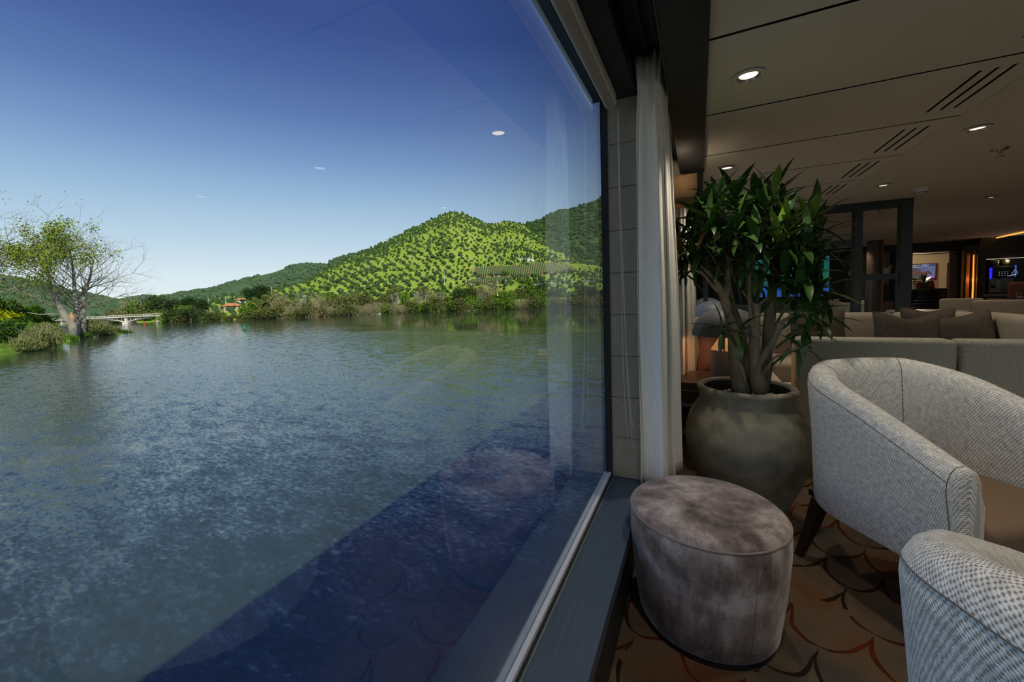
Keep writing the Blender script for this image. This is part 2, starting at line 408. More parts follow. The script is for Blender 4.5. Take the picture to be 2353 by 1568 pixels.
# ------------------------------------------------------------------ fabrics
def weave_mat(name, light, dark, su=150.0, sv=115.0, rough=0.9):
    m, nt, b = new_mat(name); N, L = nt.nodes, nt.links
    t = N.new('ShaderNodeTexCoord'); mp = N.new('ShaderNodeMapping'); mp.inputs['Scale'].default_value = (su, sv, 1)
    L.new(t.outputs['UV'], mp.inputs[0])
    dn = N.new('ShaderNodeTexNoise'); dn.inputs['Scale'].default_value = 0.9; L.new(mp.outputs[0], dn.inputs['Vector'])
    sc = N.new('ShaderNodeVectorMath'); sc.operation = 'SCALE'; sc.inputs['Scale'].default_value = 0.75; L.new(dn.outputs['Color'], sc.inputs[0])
    ad = N.new('ShaderNodeVectorMath'); L.new(mp.outputs[0], ad.inputs[0]); L.new(sc.outputs[0], ad.inputs[1])
    sx = N.new('ShaderNodeSeparateXYZ'); L.new(ad.outputs[0], sx.inputs[0])
    def mth(op, a, c=None, k=None):
        n = N.new('ShaderNodeMath'); n.operation = op
        for i, q in enumerate((a, c, k)):
            if q is None: continue
            if isinstance(q, (int, float)): n.inputs[i].default_value = q
            else: L.new(q, n.inputs[i])
        return n.outputs[0]
    tw = mth('MULTIPLY_ADD', sx.outputs[1], 0.5, sx.outputs[0])                   # twill: each row steps half a thread
    f = mth('MULTIPLY', mth('SINE', mth('MULTIPLY', tw, 6.2832)), mth('SINE', mth('MULTIPLY', sx.outputs[1], 6.2832)))
    f = mth('MULTIPLY_ADD', f, 0.5, 0.5)
    cr = N.new('ShaderNodeValToRGB'); cr.color_ramp.elements[0].position = 0.12; cr.color_ramp.elements[0].color = (*dark, 1)
    cr.color_ramp.elements[1].position = 0.62; cr.color_ramp.elements[1].color = (*light, 1); L.new(f, cr.inputs[0])
    big = N.new('ShaderNodeTexNoise'); big.inputs['Scale'].default_value = 60; big.inputs['Detail'].default_value = 3; L.new(t.outputs['UV'], big.inputs['Vector'])
    rr = N.new('ShaderNodeValToRGB'); rr.color_ramp.elements[0].position = 0.3; rr.color_ramp.elements[0].color = (0.72, 0.72, 0.72, 1)
    rr.color_ramp.elements[1].position = 0.7; rr.color_ramp.elements[1].color = (1.15, 1.15, 1.15, 1); L.new(big.outputs['Fac'], rr.inputs[0])
    mx = N.new('ShaderNodeMixRGB'); mx.blend_type = 'MULTIPLY'; mx.inputs[0].default_value = 1; L.new(cr.outputs[0], mx.inputs[1]); L.new(rr.outputs[0], mx.inputs[2])
    L.new(mx.outputs[0], b.inputs['Base Color'])
    b.inputs['Roughness'].default_value = rough; b.inputs['Specular IOR Level'].default_value = 0.15
    b.inputs['Sheen Weight'].default_value = 0.15
    bp = N.new('ShaderNodeBump'); bp.inputs['Strength'].default_value = 0.6; bp.inputs['Distance'].default_value = 0.0015
    L.new(f, bp.inputs['Height']); L.new(bp.outputs[0], b.inputs['Normal'])
    return m
M_weave = weave_mat('grey_beige_weave', (0.92, 0.92, 0.87), (0.30, 0.295, 0.275))
M_seam = mat('seam_thread', (0.16, 0.145, 0.12), 0.9)
M_boucle = mat('boucle_green_grey', (0.26, 0.265, 0.20), 0.95, col2=(0.58, 0.57, 0.47), nscale=260, ndetail=2, nlo=0.38, nhi=0.62, bump=(240, 0.9, 0.006), spec=0.1)
M_boucle2 = mat('boucle_beige', (0.30, 0.255, 0.19), 0.95, col2=(0.46, 0.40, 0.31), nscale=200, ndetail=2, bump=(200, 0.8, 0.005), spec=0.1)
M_seatfab = mat('seat_cloth_brown', (0.20, 0.14, 0.095), 0.9, bump=(600, 0.3, 0.001), spec=0.1)
M_pillow = mat('cushion_dark_taupe', (0.070, 0.056, 0.043), 0.85, col2=(0.092, 0.074, 0.058), nscale=40, bump=(600, 0.3, 0.001), spec=0.15)
M_pillow_b = mat('cushion_rust_leather', (0.13, 0.058, 0.032), 0.55, col2=(0.19, 0.09, 0.055), nscale=12, bump=(14, 0.6, 0.02))
M_pillow_l = mat('cushion_pale', (0.42, 0.36, 0.28), 0.85)
M_wood = mat('dark_wood', (0.020, 0.012, 0.008), 0.45, col2=(0.034, 0.020, 0.013), nscale=30, stretch=(1, 1, 0.1))
M_wood2 = mat('table_wood', (0.055, 0.036, 0.024), 0.4, col2=(0.08, 0.05, 0.033), nscale=20, stretch=(0.1, 1, 1))
M_plinth = mat('black_plinth', (0.012, 0.012, 0.012), 0.5)

def velvet():
    m, nt, b = new_mat('mauve_velvet'); N, L = nt.nodes, nt.links
    t = N.new('ShaderNodeTexCoord')
    def nz(scale, det, st=None, lo=.3, hi=.7):
        v = t.outputs['Object']
        if st:
            mp = N.new('ShaderNodeMapping'); mp.inputs['Scale'].default_value = st; L.new(v, mp.inputs[0]); v = mp.outputs[0]
        n = N.new('ShaderNodeTexNoise'); n.inputs['Scale'].default_value = scale; n.inputs['Detail'].default_value = det; n.inputs['Distortion'].default_value = 0.4
        L.new(v, n.inputs['Vector'])
        mr = N.new('ShaderNodeMapRange'); mr.inputs[1].default_value = lo; mr.inputs[2].default_value = hi; L.new(n.outputs['Fac'], mr.inputs[0])
        return mr.outputs[0]
    a = nz(6.5, 6, None, .36, .66); c = nz(30, 4, (1, 1, .35), .3, .7); d = nz(260, 2, (1, 1, .4), .3, .7)
    r = N.new('ShaderNodeValToRGB'); r.color_ramp.elements[0].position = .18; r.color_ramp.elements[1].position = .85; r.color_ramp.elements[0].color = (0.095, 0.076, 0.066, 1); r.color_ramp.elements[1].color = (0.52, 0.47, 0.45, 1)
    e = r.color_ramp.elements.new(.5); e.color = (0.245, 0.20, 0.182, 1)
    def mth(op, x, y):
        n = N.new('ShaderNodeMath'); n.operation = op
        for i, s in enumerate((x, y)):
            if isinstance(s, float): n.inputs[i].default_value = s
            else: L.new(s, n.inputs[i])
        return n.outputs[0]
    s = mth('ADD', mth('MULTIPLY', a, .58), mth('ADD', mth('MULTIPLY', c, .27), mth('MULTIPLY', d, .15)))
    L.new(s, r.inputs[0]); L.new(r.outputs[0], b.inputs['Base Color'])
    b.inputs['Roughness'].default_value = 0.8; b.inputs['Specular IOR Level'].default_value = 0.15
    b.inputs['Sheen Weight'].default_value = 0.55; b.inputs['Sheen Roughness'].default_value = 0.35
    b.inputs['Sheen Tint'].default_value = (0.9, 0.82, 0.8, 1)
    bp = N.new('ShaderNodeBump'); bp.inputs['Strength'].default_value = 0.25; bp.inputs['Distance'].default_value = 0.004
    L.new(s, bp.inputs['Height']); L.new(bp.outputs[0], b.inputs['Normal'])
    return m
M_velvet = velvet()

# ------------------------------------------------------------------ ottoman
OX, OY = 0.020, 1.585
ott = thing('ottoman', 'round mauve velvet ottoman with piped top beside the window ledge', 'ottoman', (OX, OY, 0))
ob_ = put('body', MB().lathe([(0.20, 0.022), (0.222, 0.024), (0.228, 0.035), (0.240, 0.12), (0.250, 0.22), (0.257, 0.31), (0.258, 0.37), (0.2555, 0.395), (0.2525, 0.403)], 72, (OX, OY, 0)), M_velvet, ott, True)
put('top', MB().lathe([(0.2525, 0.403), (0.247, 0.416), (0.235, 0.424), (0.19, 0.432), (0.12, 0.437), (0.05, 0.439), (0.0, 0.439)], 72, (OX, OY, 0)), M_velvet, ott, True)
pts = [(OX + 0.254 * math.cos(a), OY + 0.254 * math.sin(a), 0.405) for a in np.linspace(0, 2 * math.pi, 73)]
put('piping', MB().tube(pts, 0.0035, 6, False), mat('piping_velvet', (0.24, 0.19, 0.17), 0.7, sheen=.5), ott, True)
for w in (math.radians(-58), math.radians(122)):
    pts = [(OX + (r + .0004) * math.cos(w), OY + (r + .0004) * math.sin(w), z) for r, z in ((0.228, 0.035), (0.240, 0.12), (0.250, 0.22), (0.257, 0.31), (0.258, 0.37), (0.2555, 0.395))]
    put('side_seam', MB().tube(pts, 0.0008, 5), M_seam, ob_, True)
put('plinth', MB().lathe([(0.0, 0.0), (0.218, 0.0), (0.218, 0.026), (0.0, 0.026)], 60, (OX, OY, 0)), M_plinth, ott)

# ------------------------------------------------------------------ tub armchairs
def tub_chair(label, loc, rz, group):
    r_ = thing('tub_armchair', label, 'armchair', (0, 0, 0), 0, group)
    HW, YBK, YFR, R, T = 0.275, -0.27, 0.30, 0.215, 0.047
    path = []
    for y in np.linspace(YFR, YBK + R, 12)[:-1]: path.append((-HW, y, -1, 0))
    for a in np.linspace(math.pi, 1.5 * math.pi, 14)[:-1]: path.append((-HW + R + R * math.cos(a), YBK + R + R * math.sin(a), math.cos(a), math.sin(a)))
    for x in np.linspace(-HW + R, HW - R, 6)[:-1]: path.append((x, YBK, 0, -1))
    for a in np.linspace(1.5 * math.pi, 2 * math.pi, 14)[:-1]: path.append((HW - R + R * math.cos(a), YBK + R + R * math.sin(a), math.cos(a), math.sin(a)))
    for y in np.linspace(YBK + R, YFR, 12): path.append((HW, y, 1, 0))
    s = [0.0]
    for i in range(1, len(path)): s.append(s[-1] + math.hypot(path[i][0] - path[i - 1][0], path[i][1] - path[i - 1][1]))
    tot = s[-1]; zb = 0.285
    def ztop(u):
        w = abs(u / tot - 0.5) * 2                      # 0 back centre .. 1 arm front
        return 0.868 - 0.012 * w - 0.208 * max(0.0, (w - 0.24) / 0.76) ** 1.25
    rows, uvs = [], []
    def section(p, u, shrink=1.0, push=0.0):
        zt = ztop(u); x, y, nx, ny = p; lean = 0.030
        sec = [(T, zb), (T + 0.004, zb + 0.02), (T + lean * .45, zb + (zt - zb) * .5), (T + lean, zt - 0.075), (T + lean - 0.002, zt - 0.045), (T + lean - 0.014, zt - 0.018),
               (lean + 0.016, zt - 0.003), (lean - 0.012, zt), (lean - 0.038, zt - 0.012), (lean - 0.056, zt - 0.040), (lean - 0.064, zt - 0.085), (-T - 0.004, (zt + .40) / 2), (-T - 0.004, 0.38)]
        cz = (zb + zt) / 2
        row = [];
        for o, z in sec:
            o2 = o * shrink + (1 - shrink) * (lean * .5); z2 = cz + (z - cz) * (1 - (1 - shrink) * .10)
            row.append((x + nx * o2, y + ny * o2 + push, z2))
        return row
    def uvrow(row, u):
        d = [0.0]
        for i in range(1, len(row)): d.append(d[-1] + math.dist(row[i], row[i - 1]))
        return [(u, v) for v in d]
    ends = [(0.35, 0.026), (0.72, 0.020), (0.93, 0.009)]
    for sh, pu in ends:
        rw = section(path[0], 0, sh, pu); rows.append(rw); uvs.append(uvrow(rw, -pu - .02))
    for p, u in zip(path, s):
        rw = section(p, u); rows.append(rw); uvs.append(uvrow(rw, u))
    for sh, pu in reversed(ends):
        rw = section(path[-1], tot, sh, pu); rows.append(rw); uvs.append(uvrow(rw, tot + pu + .02))
    mb = MB().grid(rows, uv=uvs)
    nv = len(rows[0])
    mb.f.append(tuple(range(nv))); mb.f.append(tuple(len(mb.v) - 1 - k for k in range(nv)))
    sh_ = put('shell', mb, M_weave, r_, True, 70)
    # seams: along the outer rim, down the arm fronts, down the inside of the back
    def line(idx, off=0.0):
        return [Vector(rows[i][idx]) for i in range(3, len(rows) - 3)]
    put('rim_seam', MB().tube(line(4), 0.0012, 5), M_seam, sh_, True)
    for q in (3, len(rows) - 4):
        put('front_seam', MB().tube([Vector(p) for p in rows[q][0:8]], 0.0014, 5), M_seam, sh_, True)
    for q in (len(rows) // 2 - 7, len(rows) // 2 + 8):
        put('back_seam', MB().tube([Vector(p) for p in rows[q][7:]], 0.0013, 5), M_seam, sh_, True)
    mbs = MB().rbox(-HW + T, YBK + T, 0.30, HW - T, YFR + 0.03, 0.455, 0.035, 4)
    mbs.uv = {i: (v[0], v[1] + v[2]) for i, v in enumerate(mbs.v)}
    put('seat_cushion', mbs, M_seatfab, r_, True, 60)
    put('seat_base', MB().box(-HW + .01, YBK + .02, 0.286, HW - .01, YFR - 0.01, 0.31), M_plinth, r_)
    for sx in (-1, 1):
        for yy, sp in ((YBK + 0.07, -0.07), (YFR - 0.05, 0.02)):
            P = [(sx * (HW - 0.02), yy, 0.287), (sx * (HW - 0.008), yy + sp * .35, 0.17), (sx * (HW + 0.012), yy + sp, 0.0)]
            mb = MB()
            for i, (p, hw) in enumerate(zip(P, (0.024, 0.020, 0.013))):
                mb.v += [(p[0] - hw, p[1] - hw, p[2]), (p[0] + hw, p[1] - hw, p[2]), (p[0] + hw, p[1] + hw, p[2]), (p[0] - hw, p[1] + hw, p[2])]
            for i in range(2):
                for k in range(4): mb.f.append((i * 4 + k, i * 4 + (k + 1) % 4, i * 4 + 4 + (k + 1) % 4, i * 4 + 4 + k))
            mb.f += [(3, 2, 1, 0), (8, 9, 10, 11)]
            put('leg', mb, M_wood, r_)
    r_.location = loc; r_.rotation_euler = (0, 0, rz)
    return r_
CH1 = tub_chair('grey beige woven tub armchair standing behind the ottoman and beside the pot', (0.788, 2.06, 0), math.radians(-147), 'tub armchairs by the window')
CH2 = copy_tree(CH1)
CH2['label'] = 'grey beige woven tub armchair cut off by the lower right corner, nearest the viewer'
CH2.location = (0.634, 0.712, 0); CH2.rotation_euler = (0, 0, math.radians(-41))

# ------------------------------------------------------------------ potted plant
M_pot = mat('pot_stoneware', (0.215, 0.20, 0.145), 0.75, col2=(0.35, 0.325, 0.245), nscale=14, ndetail=8, bump=(60, 0.25, 0.003))
M_pot_in = mat('pot_liner', (0.03, 0.035, 0.04), 0.6)
M_soil = mat('soil', (0.03, 0.022, 0.015), 0.95, bump=(80, .8, .01))
M_pebble = mat('pebble', (0.36, 0.33, 0.27), 0.7, col2=(0.5, 0.47, 0.40), nscale=20)
M_bark = mat('plant_bark', (0.20, 0.165, 0.10), 0.85, col2=(0.36, 0.30, 0.19), nscale=30, stretch=(1, 1, .4), bump=(60, 0.6, 0.006))
M_stem = mat('green_stem', (0.09, 0.16, 0.03), 0.5)
def leaf_mat(name, a, b2, rough=0.32):
    m, nt, b = new_mat(name); N, L = nt.nodes, nt.links
    oi = N.new('ShaderNodeObjectInfo'); r = N.new('ShaderNodeValToRGB')
    r.color_ramp.elements[0].color = (*a, 1); r.color_ramp.elements[1].color = (*b2, 1); L.new(oi.outputs['Random'], r.inputs[0])
    L.new(r.outputs[0], b.inputs['Base Color']); b.inputs['Roughness'].default_value = rough
    b.inputs['Transmission Weight'].default_value = 0.0; b.inputs['Subsurface Weight'].default_value = 0.0
    return m
M_leaf = leaf_mat('leaf_green', (0.022, 0.060, 0.014), (0.045, 0.115, 0.018))
M_leaf_y = leaf_mat('leaf_young', (0.09, 0.19, 0.02), (0.13, 0.20, 0.03))
PX, PY = 0.222, 2.47
plant = thing('potted_plant', 'tall leafy dracaena in a round stone-coloured floor pot between curtain and armchair', 'plant', (PX, PY, 0))
put('pot', MB().lathe([(0.0, 0.0), (0.165, 0.0), (0.175, 0.012), (0.205, 0.09), (0.250, 0.20), (0.283, 0.31), (0.293, 0.385), (0.288, 0.45), (0.268, 0.52), (0.240, 0.57), (0.222, 0.60), (0.218, 0.625),
                       (0.224, 0.645), (0.232, 0.660), (0.233, 0.672), (0.226, 0.682), (0.212, 0.684), (0.200, 0.678), (0.196, 0.662)], 72, (PX, PY, 0)), M_pot, plant, True)
put('liner', MB().lathe([(0.196, 0.668), (0.192, 0.60), (0.19, 0.575)], 48, (PX, PY, 0)), M_pot_in, plant, True)
put('soil', MB().lathe([(0.194, 0.596), (0.12, 0.602), (0.0, 0.604)], 40, (PX, PY, 0)), M_soil, plant, True)
ico = bmesh.new(); bmesh.ops.create_icosphere(ico, subdivisions=1, radius=1.0); ico.verts.index_update()
ICO_V = np.array([v.co[:] for v in ico.verts]); ICO_F = [[v.index for v in f.verts] for f in ico.faces]; ico.free()
ico = bmesh.new(); bmesh.ops.create_icosphere(ico, subdivisions=2, radius=1.0); ico.verts.index_update()
ICO2_V = np.array([v.co[:] for v in ico.verts]); ICO2_F = [[v.index for v in f.verts] for f in ico.faces]; ico.free()
peb = []
for k in range(3):
    v = ICO2_V * (1 + 0.12 * rng.normal(size=(len(ICO2_V), 1)) * 0.5)
    peb.append(MB().add(v, ICO2_F).mesh('pebble', M_pebble, True))
for k in range(95):
    a = rng.uniform(0, 2 * math.pi); rr = 0.185 * math.sqrt(rng.uniform(0.03, 1)); sz = rng.uniform(0.007, 0.016)
    if k < 10: sz *= 1.35
    Mx = Matrix.Translation((rr * math.cos(a) , rr * math.sin(a), 0.606 + sz * .4)) @ Matrix.Rotation(rng.uniform(0, 6), 4, 'Z') @ Matrix.Diagonal((sz * 1.3, sz, sz * .75, 1))
    put('pebble', peb[k % 3], None, plant, M=Mx)

def stem_px(pts, rad, n=9, mtl=None, nm='trunk'):
    P3 = [Vector(at_y(x, y, Y)) for x, y, Y in pts]
    # smooth resample
    Q, R = [], []
    for i in range(len(P3) - 1):
        p0 = P3[max(i - 1, 0)]; p1 = P3[i]; p2 = P3[i + 1]; p3 = P3[min(i + 2, len(P3) - 1)]
        for t in np.linspace(0, 1, 5)[:-1]:
            Q.append(0.5 * ((2 * p1) + (-p0 + p2) * t + (2 * p0 - 5 * p1 + 4 * p2 - p3) * t * t + (-p0 + 3 * p1 - 3 * p2 + p3) * t ** 3)); R.append(rad[i] + (rad[i + 1] - rad[i]) * t)
    Q.append(P3[-1]); R.append(rad[-1])
    put(nm, MB().tube(Q, [r * (1 + .08 * math.sin(7 * i)) for i, r in enumerate(R)], n), mtl or M_bark, plant, True)
Yp = PY
stem_px([(1708, 905, Yp), (1698, 870, Yp), (1690, 820, Yp), (1686, 760, Yp), (1672, 715, Yp - .02), (1662, 680, Yp - .03), (1640, 640, Yp - .05), (1610, 610, Yp - .06)], [.040, .040, .034, .027, .023, .021, .014, .009])
stem_px([(1712, 905, Yp + .04), (1716, 850, Yp + .05), (1708, 800, Yp + .06), (1695, 740, Yp + .06), (1680, 690, Yp + .06), (1672, 640, Yp + .05), (1678, 580, Yp + .03), (1682, 540, Yp)], [.034, .032, .026, .020, .018, .016, .012, .008])
stem_px([(1664, 690, Yp - .03), (1672, 660, Yp - .04), (1674, 620, Yp - .05), (1676, 570, Yp - .05), (1682, 520, Yp - .04), (1690, 480, Yp - .03)], [.017, .015, .013, .011, .009, .006], nm='branch')
stem_px([(1748, 902, Yp - .03), (1742, 870, Yp - .04), (1735, 820, Yp - .04), (1734, 770, Yp - .05), (1738, 720, Yp - .05), (1736, 698, Yp - .05)], [.036, .036, .028, .022, .021, .021])
stem_px([(1750, 895, Yp + .02), (1760, 840, Yp + .03), (1764, 780, Yp + .03), (1770, 720, Yp + .02), (1776, 660, Yp + .02), (1782, 600, Yp + .02), (1790, 550, Yp + .01), (1800, 520, Yp)], [.034, .030, .026, .025, .022, .016, .011, .007])
stem_px([(1736, 845, Yp - .04), (1760, 812, Yp - .06), (1785, 765, Yp - .08), (1795, 742, Yp - .09)], [.020, .018, .017, .016], nm='branch')
stem_px([(1795, 742, Yp - .09), (1815, 730, Yp - .10), (1840, 725, Yp - .10), (1855, 735, Yp - .10)], [.009, .007, .006, .004], nm='branch')
stem_px([(1738, 780, Yp - .05), (1727, 740, Yp - .07), (1722, 690, Yp - .08), (1723, 640, Yp - .09), (1730, 600, Yp - .10), (1738, 560, Yp - .10)], [.011, .010, .009, .008, .007, .006], nm='branch')
stem_px([(1738, 704, Yp - .05), (1755, 692, Yp - .06), (1775, 672, Yp - .07), (1800, 650, Yp - .08), (1830, 640, Yp - .08)], [.007, .006, .006, .005, .004], nm='branch')
stem_px([(1733, 700, Yp - .05), (1720, 690, Yp - .06), (1706, 668, Yp - .07)], [.006, .005, .005], nm='branch')
stem_px([(1662, 680, Yp - .03), (1640, 660, Yp - .05), (1615, 630, Yp - .06), (1590, 612, Yp - .06), (1575, 580, Yp - .05)], [.010, .009, .008, .006, .005], nm='branch')
stem_px([(1712, 878, Yp - .10), (1706, 850, Yp - .11), (1692, 820, Yp - .13), (1680, 795, Yp - .14), (1672, 775, Yp - .14)], [.008, .007, .006, .005, .004], nm='branch')
stem_px([(1748, 862, Yp - .06), (1765, 845, Yp - .09), (1778, 824, Yp - .10), (1800, 815, Yp - .12), (1825, 808, Yp - .13)], [.006, .006, .006, .004, .003], nm='branch')

def leaf_mesh(nm, mtl, droop, fold=0.25):
    """unit leaf: length 1 along +x, curving down, folded along the rib"""
    mb = MB(); n = 7; x = z = 0.0; ang = 0.35
    prof = [0.10, 0.58, 0.92, 1.0, 0.86, 0.55, 0.02]
    for i in range(n):
        w = prof[i] * 0.100
        mb.v += [(x, -w, z + w * fold), (x, 0, z), (x, w, z + w * fold)]
        ang -= droop / (n - 1); x += math.cos(ang) / (n - 1); z += math.sin(ang) / (n - 1)
    for i in range(n - 1):
        for k in range(2): mb.f.append((i * 3 + k, i * 3 + k + 1, i * 3 + k + 4, i * 3 + k + 3))
    return mb.mesh(nm, mtl, True)
LEAVES = [leaf_mesh('leaf', M_leaf, d) for d in (0.5, 1.0, 1.55)]
M_leaf_d = leaf_mat('leaf_dry', (0.20, 0.095, 0.03), (0.26, 0.15, 0.05), .45)
LEAVES_D = [leaf_mesh('leaf', M_leaf_d, d) for d in (0.4, 1.0, 1.6)]
LEAVES_Y = [leaf_mesh('leaf', M_leaf_y, d) for d in (0.25, 0.7, 1.1)]
ROS = [(1690, 478, .02, 1.05), (1655, 470, -.06, .9), (1735, 475, .05, .95), (1772, 468, 0, 1.0), (1705, 505, -.1, 1), (1610, 505, -.05, 1), (1590, 540, .05, .9), (1640, 525, -.12, 1.05), (1695, 545, -.15, 1.05),
       (1755, 500, -.08, 1.05), (1800, 530, -.1, 1.0), (1792, 488, .08, .9), (1850, 525, -.05, 1.05), (1862, 560, .05, .95), (1835, 580, -.12, 1.05), (1780, 575, -.14, 1.1), (1735, 575, -.16, .95), (1670, 590, -.1, 1.1), (1625, 575, -.08, 1.1),
       (1580, 590, 0, 1.0), (1565, 560, .1, .8), (1610, 620, -.04, .9), (1575, 630, .06, .7), (1715, 620, -.1, 1.0), (1760, 630, -.08, 1.05), (1810, 620, .02, 1.05), (1850, 610, -.05, 1), (1790, 655, -.1, .95), (1840, 650, -.1, 1.0),
       (1865, 680, -.08, 1.0), (1820, 690, -.1, 1.0), (1850, 725, -.12, 1.0), (1870, 740, -.1, .85), (1690, 640, .08, .9), (1655, 640, .05, .85), (1745, 660, .1, .85), (1840, 765, -.13, .7), (1826, 806, -.14, .75),
       (1700, 768, -.15, .95), (1668, 762, -.16, 1.0), (1735, 752, .1, .8), (1642, 500, .1, .95), (1720, 530, .12, 1), (1600, 570, .14, .9), (1820, 560, .14, .9), (1765, 540, .15, 1)]
cands = []
crown_c = Vector(at_y(1720, 640, PY))
for k, (px, py, dy, sc) in enumerate(ROS):
    base = Vector(at_y(px, py, PY + dy))
    axis = (base - crown_c); axis.z = abs(axis.z) * 0.4 + 0.22 if py < 700 else 0.12; axis.normalize()
    u = axis.orthogonal().normalized(); v = axis.cross(u)
    nl = int(rng.integers(15, 21)) if py < 720 else int(rng.integers(8, 12))
    put('branch', MB().tube([base - axis * 0.12 + Vector((0, 0, -0.03)), base - axis * 0.05, base + axis * 0.05], [0.006, 0.006, 0.003], 6), M_stem, plant, True)
    young = k in (3, 12, 15, 10)
    for j in range(nl):
        f = j / nl; az = j * 2.39996 + rng.uniform(-.3, .3)
        rad = u * math.cos(az) + v * math.sin(az)
        el = 1.15 - 1.75 * (1 - f) ** 0.75 + rng.uniform(-.18, .18)
        d = (rad * math.cos(el) + axis * math.sin(el)).normalized()
        ln = sc * rng.uniform(0.125, 0.190) * (0.75 + 0.35 * math.sin(math.pi * min(1, .25 + .75 * (1 - f))))
        side = d.cross(Vector((0, 0, 1)));  side = side.normalized() if side.length > 1e-3 else u
        nrm = side.cross(d).normalized()
        if nrm.z < 0: nrm = -nrm; 
        side = nrm.cross(d)
        Mx = Matrix((( *d, 0), (*side, 0), (*nrm, 0), (0, 0, 0, 1))).transposed()
        Mx = Matrix.Translation(base + axis * (0.05 * f) - Vector((PX, PY, 0))) @ Mx @ Matrix.Diagonal((ln, ln * rng.uniform(.85, 1.2), ln, 1))
        mi = int(np.clip(2 * (1 - f) + rng.uniform(-.6, .6), 0, 2.4))
        cands.append(((base + d * ln * .5).y, (LEAVES_Y if (young and f > .45) else LEAVES_D if (rng.uniform() < .05 and py < 620) else LEAVES)[mi], Mx))
cands.sort(key=lambda c: c[0])
rest = MB()
for i, (_, me, Mx) in enumerate(cands):
    if i < 300: put('leaf', me, None, plant, M=Mx)
    else: rest.add([v.co for v in me.vertices], [tuple(p.vertices) for p in me.polygons], Matrix.Translation((PX, PY, 0)) @ Mx)
if rest.v: put('foliage', rest, M_leaf, plant, True)['kind'] = 'stuff'

# ------------------------------------------------------------------ curtains, cords, sconce
M_curt = mat('curtain_linen', (0.80, 0.78, 0.70), 0.9, col2=(0.87, 0.85, 0.77), nscale=120, stretch=(1, 1, .15), bump=(420, 0.25, 0.001), spec=.1)
def curtain(label, y0, folds, pitch, xc, amp, zb, zt, spread=0.004, drift=0.0075, group='curtains at the window piers'):
    mb = MB(); rows = []
    zs = [zb] + list(np.linspace(zb + .05, zt - .24, 16)) + [zt - .2, zt - .16, zt - .12, zt - .06, zt]
    nu = folds * 14
    for i in range(nu + 1):
        u = i / 14; row = []
        for z in zs:
            h = (z - zb) / (zt - zb)
            a = (amp + spread * u) * (1.05 - 0.30 * h)
            k = max(0, 1 - abs(z - (zt - .15)) / .16)
            a *= 1 - 0.22 * k                                   # pinched under the heading
            w = math.cos(math.pi * u)
            w = math.copysign(abs(w) ** 0.8, w)
            x = xc + drift * u * (1 - .45 * h) - a * w - .004 * h + 0.007 * math.sin(3.1 * u + 4 * z) * (1 - h) + 0.004 * math.sin(9 * u + 2 * z)
            y = y0 + u * pitch * (1 - .25 * h) + 0.020 * math.sin(5.0 * u + 2.0 * z) + 0.022 * math.sin(math.pi * 2 * u) + 0.014 * math.sin(math.pi * 4.6 * u + .6) + 0.03 * (1 - h) * math.sin(1.7 * u)
            ztop_ = z + (0.02 * (math.sin(math.pi * u * .5) ** 2) if z == zt else 0)
            row.append((x, y, ztop_))
        rows.append(row)
    me = mb.grid(rows).mesh('curtain', M_curt, True)
    o = put('curtain', me, None)
    s = o.modifiers.new('thick', 'SOLIDIFY'); s.thickness = 0.0016
    return tag(o, label, 'curtain', group)
curtain('pale linen curtain gathered in folds in front of the nearest pier', 1.85, 6, 0.055, -0.186, 0.056, 0.31, 2.186)
curtain('pale linen curtain past the sconce, just left of the plant', 3.36, 7, 0.06, -0.15, 0.050, 0.31, 2.186)
for k, yy in enumerate((6.25, 8.0)):
    curtain(('narrow linen curtain edge at the third pier, above the dome lamps', 'farthest linen curtain edge beside the window wall')[k], yy, 5, 0.07, -0.14, 0.06, 0.31, 2.186)
M_cord = mat('cord_white', (0.6, 0.58, 0.5), 0.7)
cord = thing('blind_cord', 'thin white looped blind cords hanging against the pier', 'cord', tuple(at_y(1420, 1000, 1.93)))
for k, (x0, x1, xb, yb) in enumerate(((1419, 1428, 1440, 1005), (1420, 1433, 1450, 1030), (1421, 1431, 1452, 990))):
    P3 = [at_y(x, y, 1.935 - .004 * k) for x, y in ((x0, 252), (x0 + 3, 420), (x1, 640), (x1 + 4 + 3 * k, 840), (xb - 2, 960), (xb + 4, yb))]
    put('cord_strand', MB().tube(P3, 0.0013, 5), M_cord, cord, True)
M_shade = mat('sconce_fabric', (0.50, 0.40, 0.28), 0.9, col2=(0.56, 0.46, 0.33), nscale=60)
def shade_mat():
    m, nt, b = new_mat('sconce_shade'); b.inputs['Base Color'].default_value = (0.55, 0.42, 0.28, 1); b.inputs['Roughness'].default_value = 0.9
    N, L = nt.nodes, nt.links
    tr = N.new('ShaderNodeBsdfTranslucent'); tr.inputs[0].default_value = (0.60, 0.49, 0.36, 1)
    mx = N.new('ShaderNodeMixShader'); mx.inputs[0].default_value = 0.45; L.new(b.outputs[0], mx.inputs[1]); L.new(tr.outputs[0], mx.inputs[2]); L.new(mx.outputs[0], N['Material Output'].inputs[0])
    return m
M_shade2 = shade_mat()
def lamp_light(parent, kind, loc, power, col=(1, .62, .30), rad=0.02, spot=None):
    d = bpy.data.lights.new(kind + '_light', 'SPOT' if spot else 'POINT'); d.energy = power; d.color = col; d.shadow_soft_size = rad
    if spot: d.spot_size = math.radians(spot); d.spot_blend = 0.6
    o = bpy.data.objects.new(kind + '_light', d); C.objects.link(o); o.parent = parent
    o.matrix_parent_inverse = WM[parent.name].inverted(); o.location = loc
    return o
